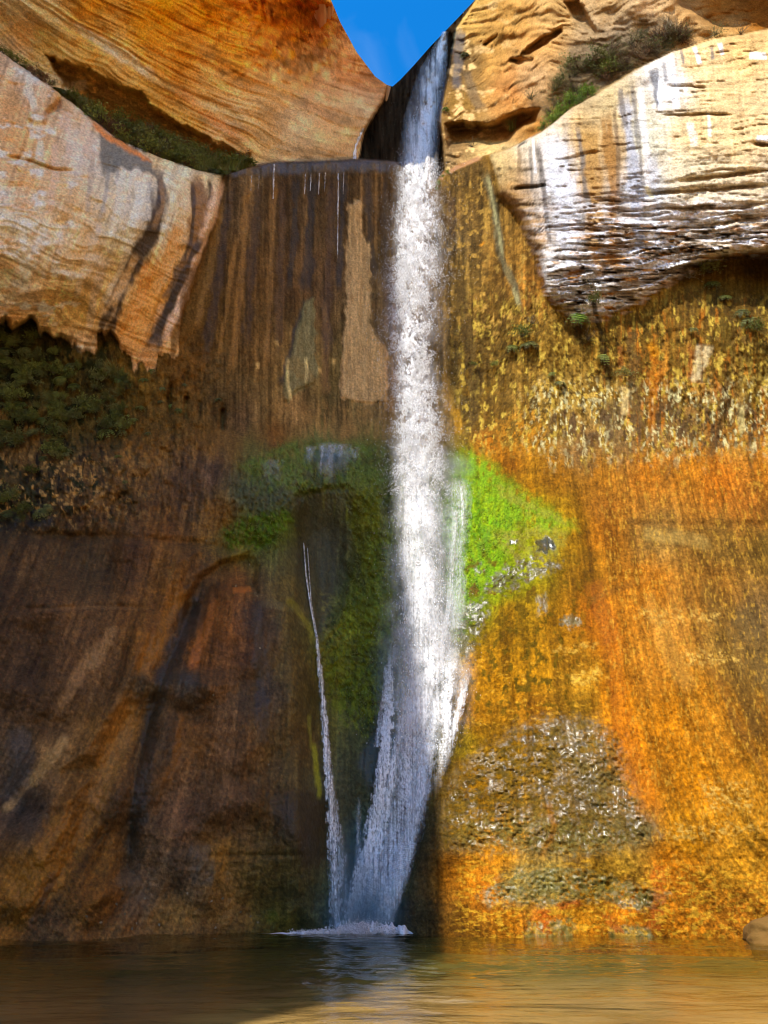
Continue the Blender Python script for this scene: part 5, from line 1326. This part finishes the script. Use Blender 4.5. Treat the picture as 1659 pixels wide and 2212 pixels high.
for u in np.arange(-30, 545, 9.5):
    band = np.interp(u, [-30, 0, 60, 110, 200, 260, 330, 400, 470, 545], [6, 10, 14, 12, 22, 50, 66, 56, 40, 18])
    for r_ in range(1 + int(band > 20) + int(band > 40)):
        dv = random.uniform(0, 6) + r_ * band * .32
        q = random.random()
        uu = u + random.uniform(-6, 6)
        P = ledge_point(uu, dv - 4, .15 + r_ * .9)
        row = ["front row of the planted ledge", "middle row of the planted ledge", "back row of the planted ledge"][r_]
        zn = row + " " + ledge_zone(uu)
        if u > 425 and r_ == 0 and q < .75:
            plant("grass", "olive" if q < .5 else "dark", P, random.uniform(.8, 1.15), "grass tuft, " + zn, "grass on the left ledge", .25)
        elif q < .18 or (150 < u < 300 and q < .34 and r_ > 0):
            plant("bush", "rust", P, random.uniform(.5, .8), "rust brown bush, " + zn, "rusty bushes on the left ledge", .2)
        else:
            sp = "bush" if q < .8 else "fern"
            mt = "dark" if q < .62 or q > .9 else "olive"
            plant(sp, mt, P, random.uniform(.6, 1.0) * (.6 if u < 130 else 1), ("dark green " if mt == "dark" else "olive ") + sp + ", " + zn, "green plants on the left ledge", .25)

# hanging garden in the damp alcove at the far left
GARDEN = [(-60, 712), (50, 722), (110, 745), (200, 790), (262, 800), (282, 850), (276, 930), (235, 950), (180, 930), (140, 985), (118, 1060), (100, 1130), (-60, 1140)]


def garden_zone(u, v):
    a_ = "at the left edge" if u < 50 else "left of middle" if u < 120 else "in the middle" if u < 200 else "at the right end"
    b_ = "top" if v < 790 else "upper half" if v < 850 else "lower half" if v < 930 else "lower fringe" if v < 1030 else "lowest tail"
    return "of the hanging garden, " + b_ + ", " + a_


cnt = 0
while cnt < 190:
    u, v = random.uniform(-60, 285), random.uniform(712, 1130)
    if poly_sd(GARDEN, np.array([u]), np.array([v]))[0] < 0 or (v > 960 and random.random() < .6):
        continue
    cnt += 1
    P = wall_point(u, v, .25)
    q = random.random()
    kd = "fern" if q < .3 else "bush" if q < .85 else "grass"
    mt = "dark" if random.random() < .68 and kd != "grass" else "olive"
    sz = random.uniform(.4, .75) if kd == "fern" else random.uniform(.35, .65) if kd == "bush" else random.uniform(.5, .8)
    lab = ("small " if sz < .5 else "large ") + mt + {"fern": " fern ", "bush": " leafy bush ", "grass": " drooping grass "}[kd] + garden_zone(u, v)
    plant(kd, mt, P, sz, lab, {"fern": "ferns", "bush": "bushes", "grass": "grass"}[kd] + " in the hanging garden", {"fern": .9, "bush": .7, "grass": 1.9}[kd])
for u, v, sz in [(310, 820, .4), (330, 800, .4), (350, 838, .3), (300, 880, .4), (385, 885, .45), (370, 876, .35), (345, 866, .25), (290, 905, .35), (472, 862, .3), (398, 830, .25), (320, 935, .3), (255, 985, .35), (270, 1040, .3)]:
    plant("fern", "dark" if sz > .3 else "olive", wall_point(u, v, .08), sz, "small fern alone on the brown shaded wall right of the hanging garden", "scattered ferns on the left wall", .9)

# right-hand ledge above the white face
for i, (u, dv, sz) in enumerate([(1176, 2, .5), (1190, 4, .6), (1203, 6, .65), (1217, 8, .7), (1231, 10, .72), (1245, 8, .72), (1258, 8, .7), (1270, 6, .62), (1281, 5, .5), (1196, 0, .45), (1225, 0, .5), (1252, 0, .5)]):
    plant("bush", "bright", ledge_point(u, dv, .35), sz, "bright green bush, " + ["first from the left", "second from the left", "third from the left", "fourth from the left", "middle left", "middle", "middle right", "second from the right", "last at the right", "low front one at left", "low front one in the middle", "low front one at right"][i] + " of the mat on the right rim", "bright bushes on the right rim", .15)
for i, (u, v, kd, mt, sz, lab) in enumerate([
        (1232, 150, "bush", "olive", .75, "yellow green bush standing over the bright green mat on the right rim"),
        (1302, 165, "bush", "dark", .85, "tall dark green bush on the right rim, tallest there"),
        (1282, 130, "bush", "olive", .8, "olive bush left of the tall dark green bush on the right rim"),
        (1322, 150, "bush", "dark", .6, "small dark green bush right of the tall dark one on the right rim"),
        (1212, 172, "bush", "olive", .5, "small olive bush at the left edge of the rim brush"),
        (1447, 62, "grass", "dry", 1.0, "straw coloured grass tuft high on the right slope under the brown cave"),
        (1545, 76, "brush", "olive", .7, "twiggy bush at the right end of the rim under the brown cave"),
        (1107, 282, "grass", "olive", .8, "olive grass tuft on the small shelf below the right cave"),
        (1147, 214, "brush", "olive", .8, "thin upright shrub beside the small cave on the right"),
        (1020, 318, "brush", "dry", .5, "dry twigs at the mouth of the small cave by the waterfall"),
        (1600, 74, "brush", "dry", .6, "dry brush at the lip of the brown cave, far right"),
        (1006, 118, "fern", "olive", .5, "olive fern on the cliff edge right of the waterfall's top"),
        (962, 236, "fern", "bright", .35, "bright green fern beside the waterfall under the cliff corner")]):
    plant(kd, mt, wall_point(u, v, .25), sz * 1.25, lab, None, .35)
for i in range(84):
    u = random.uniform(1185, 1490)
    lv = float(np.interp(u, LEDGE_U, LEDGE_V))
    v = lv - random.uniform(4, np.interp(u, [1185, 1300, 1400, 1490], [70, 90, 60, 30]))
    mt = random.choice(["dry", "olive", "olive", "rust", "dark"])
    zn = "left end" if u < 1240 else "left part" if u < 1290 else "middle" if u < 1350 else "right part" if u < 1420 else "right end"
    plant("brush", mt, wall_point(u, v, .2), random.uniform(.55, 1.0), {"dry": "straw coloured", "olive": "olive", "rust": "rusty", "dark": "dark green"}[mt] + " tangled brush " + ("low" if lv - v < 25 else "halfway up" if lv - v < 50 else "high") + " on the right slope, " + zn, "brush on the right slope", .5)

# plants rooted in the seep under the white face
for u, v, kd, mt, sz, lab in [
        (1128, 728, "bush", "dark", .5, "leafy plant with dark shade under it, left end of the seep"), (1140, 742, "fern", "olive", .55, "olive fern just right of the leafy plant at the left end of the seep"),
        (1108, 748, "fern", "dark", .45, "dark fern at the far left end of the seep"), (1252, 682, "fern", "bright", .62, "bright green fern hanging below the tip of the white face"),
        (1281, 655, "bush", "olive", .42, "small olive bush growing in the crack above the bright fern"), (1278, 622, "brush", "dry", .55, "dry twigs in the crack at the top of the seep"),
        (1532, 590, "bush", "olive", .55, "olive bush under the right end of the white face"), (1540, 610, "fern", "dark", .45, "dark fern just below the olive bush under the white face"),
        (1352, 812, "bush", "olive", .4, "round yellowish bush alone in the middle of the seep"), (1304, 770, "fern", "dark", .4, "dark fern streak left of the round yellowish bush"),
        (1632, 712, "bush", "dark", .45, "dark bush near the right edge of the seep"), (1620, 690, "fern", "olive", .5, "olive fern near the right edge of the seep"),
        (1605, 672, "fern", "olive", .45, "yellowish fern high at the right of the seep"), (1068, 790, "bush", "dark", .22, "tiny dark bush left of the seep on the brown wall"),
        (1024, 790, "bush", "dark", .2, "tiny dark clump nearest the waterfall on the brown wall"), (1212, 826, "fern", "olive", .35, "small olive fern low in the left part of the seep"),
        (1150, 700, "brush", "dry", .4, "dry twigs on the brown wall above the seep"), (1490, 600, "brush", "dry", .5, "dry twigs hanging under the white face"),
        (1590, 560, "brush", "rust", .6, "rusty twigs hanging under the right end of the white face"), (1640, 560, "bush", "rust", .45, "rusty bush in the dark hollow at the right edge"),
        (1270, 735, "brush", "dry", .45, "dry hanging twigs below the bright green fern"), (1192, 806, "fern", "dark", .25, "tiny dark fern in the lower left of the seep"),
        (1496, 710, "fern", "olive", .3, "small olive fern in the right half of the seep"), (1570, 640, "fern", "dark", .35, "dark small fern below the rusty twigs")]:
    plant(kd, mt, wall_point(u, v, .22), sz * 1.45, lab, None, .7)

# algae beard on the lip beside the fall
for k, (u, v, w_) in enumerate([(966, 366, .5), (955, 378, .5), (947, 390, .45), (943, 402, .35)]):
    plant("grass", "bright", wall_point(u, v + 4, .1), w_, "bright green trailing weed on the lip right of the waterfall", "trailing weed beside the waterfall", 2.4)

# cushions of moss and trailing algae on the wet boss (nobody could count the leaves)
def moss(polys, n, mt, size, bias):
    L = Mesh()
    got = 0
    P_all = []
    for poly, share in polys:
        lo, hi = np.min(poly, 0), np.max(poly, 0)
        m_ = int(n * share)
        uu, vv_ = rng.uniform(lo[0] - 10, hi[0] + 10, m_ * 3), rng.uniform(lo[1] - 10, hi[1] + 10, m_ * 3)
        sd = poly_sd(poly, uu, vv_) + (fbm(uu / 14, vv_ / 14, 3, 410) - .5) * 50
        k = (sd > 0) & (fbm(uu / 7, vv_ / 16, 3, 411, .6) > bias)
        P_all.append((uu[k][:m_], vv_[k][:m_]))
    for uu, vv_ in P_all:
        yy = wall_y(uu, vv_) - .03
        X_, Y_, Z_ = world_at(uu, vv_, yy)
        for q in range(len(uu)):
            d = np.array([rng.normal(0, .5), -.6 - .3 * rng.random(), -.9 + rng.normal(0, .4)])
            d /= np.linalg.norm(d)
            sd_ = np.cross(d, rng.normal(0, 1, 3)); sd_ /= np.linalg.norm(sd_)
            ln = size * rng.uniform(.5, 1.5)
            L.leaf(np.array([X_[q], Y_[q], Z_[q]]), d * ln, ln * .3, sd_)
    return new_obj("moss", np.array(L.v), np.array(L.f), LM[mt], kind="stuff")


moss([([(515, 1010), (560, 980), (640, 958), (760, 955), (835, 968), (835, 1045), (760, 1046), (690, 1054), (650, 1062), (540, 1020)], .35), ([(485, 1150), (560, 1112), (630, 1104), (610, 1160), (550, 1190)], .2), ([(765, 1060), (835, 1060), (838, 1300), (850, 1480), (790, 1580), (715, 1500), (705, 1380), (760, 1220)], .45)], 5200, "dark", .075, .5)
moss([([(515, 1010), (560, 980), (640, 958), (760, 955), (835, 968), (835, 1045), (650, 1062)], .4), ([(765, 1060), (835, 1060), (838, 1300), (850, 1480), (790, 1560), (715, 1450), (760, 1220)], .6)], 2600, "olive", .07, .55)
moss([([(990, 985), (1020, 985), (1070, 1030), (1130, 1090), (1210, 1130), (1110, 1150), (1085, 1200), (1045, 1260), (1005, 1320), (985, 1340)], 1.0)], 4200, "lime", .05, .48)

# ------------------------------------------------------------------ loose things
# boulder half out of the water at the right edge
r_ = np.random.default_rng(5)
nb, mb_ = 60, 40
th, phs = np.meshgrid(np.linspace(0, 2 * np.pi, nb), np.linspace(0, np.pi, mb_))
bx_, by_, bz_ = np.sin(phs) * np.cos(th), np.sin(phs) * np.sin(th), np.cos(phs)
rad = 1 + (fbm(bx_ * 1.7 + 9, bz_ * 1.7 + by_ * 1.3 + 5, 4, 401) - .5) * .7
bc_ = world_at(1660, 2002, 22.9)
bo = new_obj("boulder", np.stack([bx_ * rad * 1.05, by_ * rad * .9, bz_ * rad * .62], -1).reshape(-1, 3), grid_faces(mb_, nb)[:, ::-1], plain_rock("wet_sandstone", (.17, .085, .010)), smooth=True,
             label="rounded orange brown boulder at the water's edge, far right", category="boulder")
bo.location = (float(bc_[0]) + .35, 22.9, .06)

lm = LM["dry"]
for k, (u, v) in enumerate([(583, 1650), (560, 1398), (552, 1284), (558, 1288), (508, 1268), (540, 1222), (560, 1235), (600, 1660), (310, 1940), (404, 1926), (478, 1942), (517, 1972), (560, 1994), (343, 1994), (296, 1992), (285, 2002), (222, 1992), (268, 1978), (460, 1944), (469, 2002), (538, 1981), (190, 1982), (250, 1950), (262, 1922), (448, 1170), (460, 1504)]):
    P = wall_point(u, v, .04)
    a_ = rng.uniform(0, 6.28)
    d_ = np.array([math.cos(a_), -.3, math.sin(a_)]) * .1
    m_ = Mesh(); m_.leaf(np.zeros(3), d_, .035, np.cross(d_ / .1, [0, -1, 0]))
    m_.f = [(0, 1, 2, 3)]
    me = m_.mesh("fallen_leaf", lm)
    o = bpy.data.objects.new("fallen_leaf", me)
    SC.collection.objects.link(o)
    o.location = P
    o["label"], o["category"], o["group"] = "pale fallen leaf stuck on the dark wet wall at left", "leaf", "fallen leaves stuck on the left wall"

# drifting mist at the foot of the fall and where it strikes the mossy boss
mm = bpy.data.materials.new("mist")
mm.use_nodes = True
mnn, mll = mm.node_tree.nodes, mm.node_tree.links
mnn.remove(mnn["Principled BSDF"])
mv = mnn.new("ShaderNodeVolumeScatter"); mv.inputs["Color"].default_value = (.95, .96, .98, 1); mv.inputs["Density"].default_value = .16
mtc = mnn.new("ShaderNodeTexCoord"); mvm = mnn.new("ShaderNodeVectorMath"); mvm.operation = 'DISTANCE'; mvm.inputs[1].default_value = (.5, .5, .5)
mrg = mnn.new("ShaderNodeMapRange"); mrg.interpolation_type = 'SMOOTHSTEP'
mrg.inputs["From Min"].default_value, mrg.inputs["From Max"].default_value, mrg.inputs["To Min"].default_value, mrg.inputs["To Max"].default_value = .08, .48, .42, 0
mll.new(mtc.outputs["Generated"], mvm.inputs[0]); mll.new(mvm.outputs["Value"], mrg.inputs["Value"]); mll.new(mrg.outputs["Result"], mv.inputs["Density"])
mll.new(mv.outputs[0], [k for k in mnn if k.type == 'OUTPUT_MATERIAL'][0].inputs["Volume"])
for (u, v, yo, rx, ry, rz) in [(790, 1975, 1.0, 2.1, .9, 1.2), (785, 1985, 1.0, 1.4, .8, .9), (800, 1930, 1.0, 1.3, .8, 2.0), (760, 1900, .8, 1.0, .6, 2.6), (715, 985, .7, 1.4, .6, .7), (985, 1010, .8, 1.1, .7, .9), (915, 1350, .9, 1.3, .8, 3.6), (930, 1150, .8, 1.5, .7, 2.6), (835, 1440, .7, .8, .5, 3.0)]:
    P = wall_point(u, v, yo)
    o = new_obj("mist", np.stack([bx_ * rx, by_ * ry, bz_ * rz], -1).reshape(-1, 3), grid_faces(mb_, nb)[:, ::-1], mm, smooth=True, kind="stuff")
    o.location = P
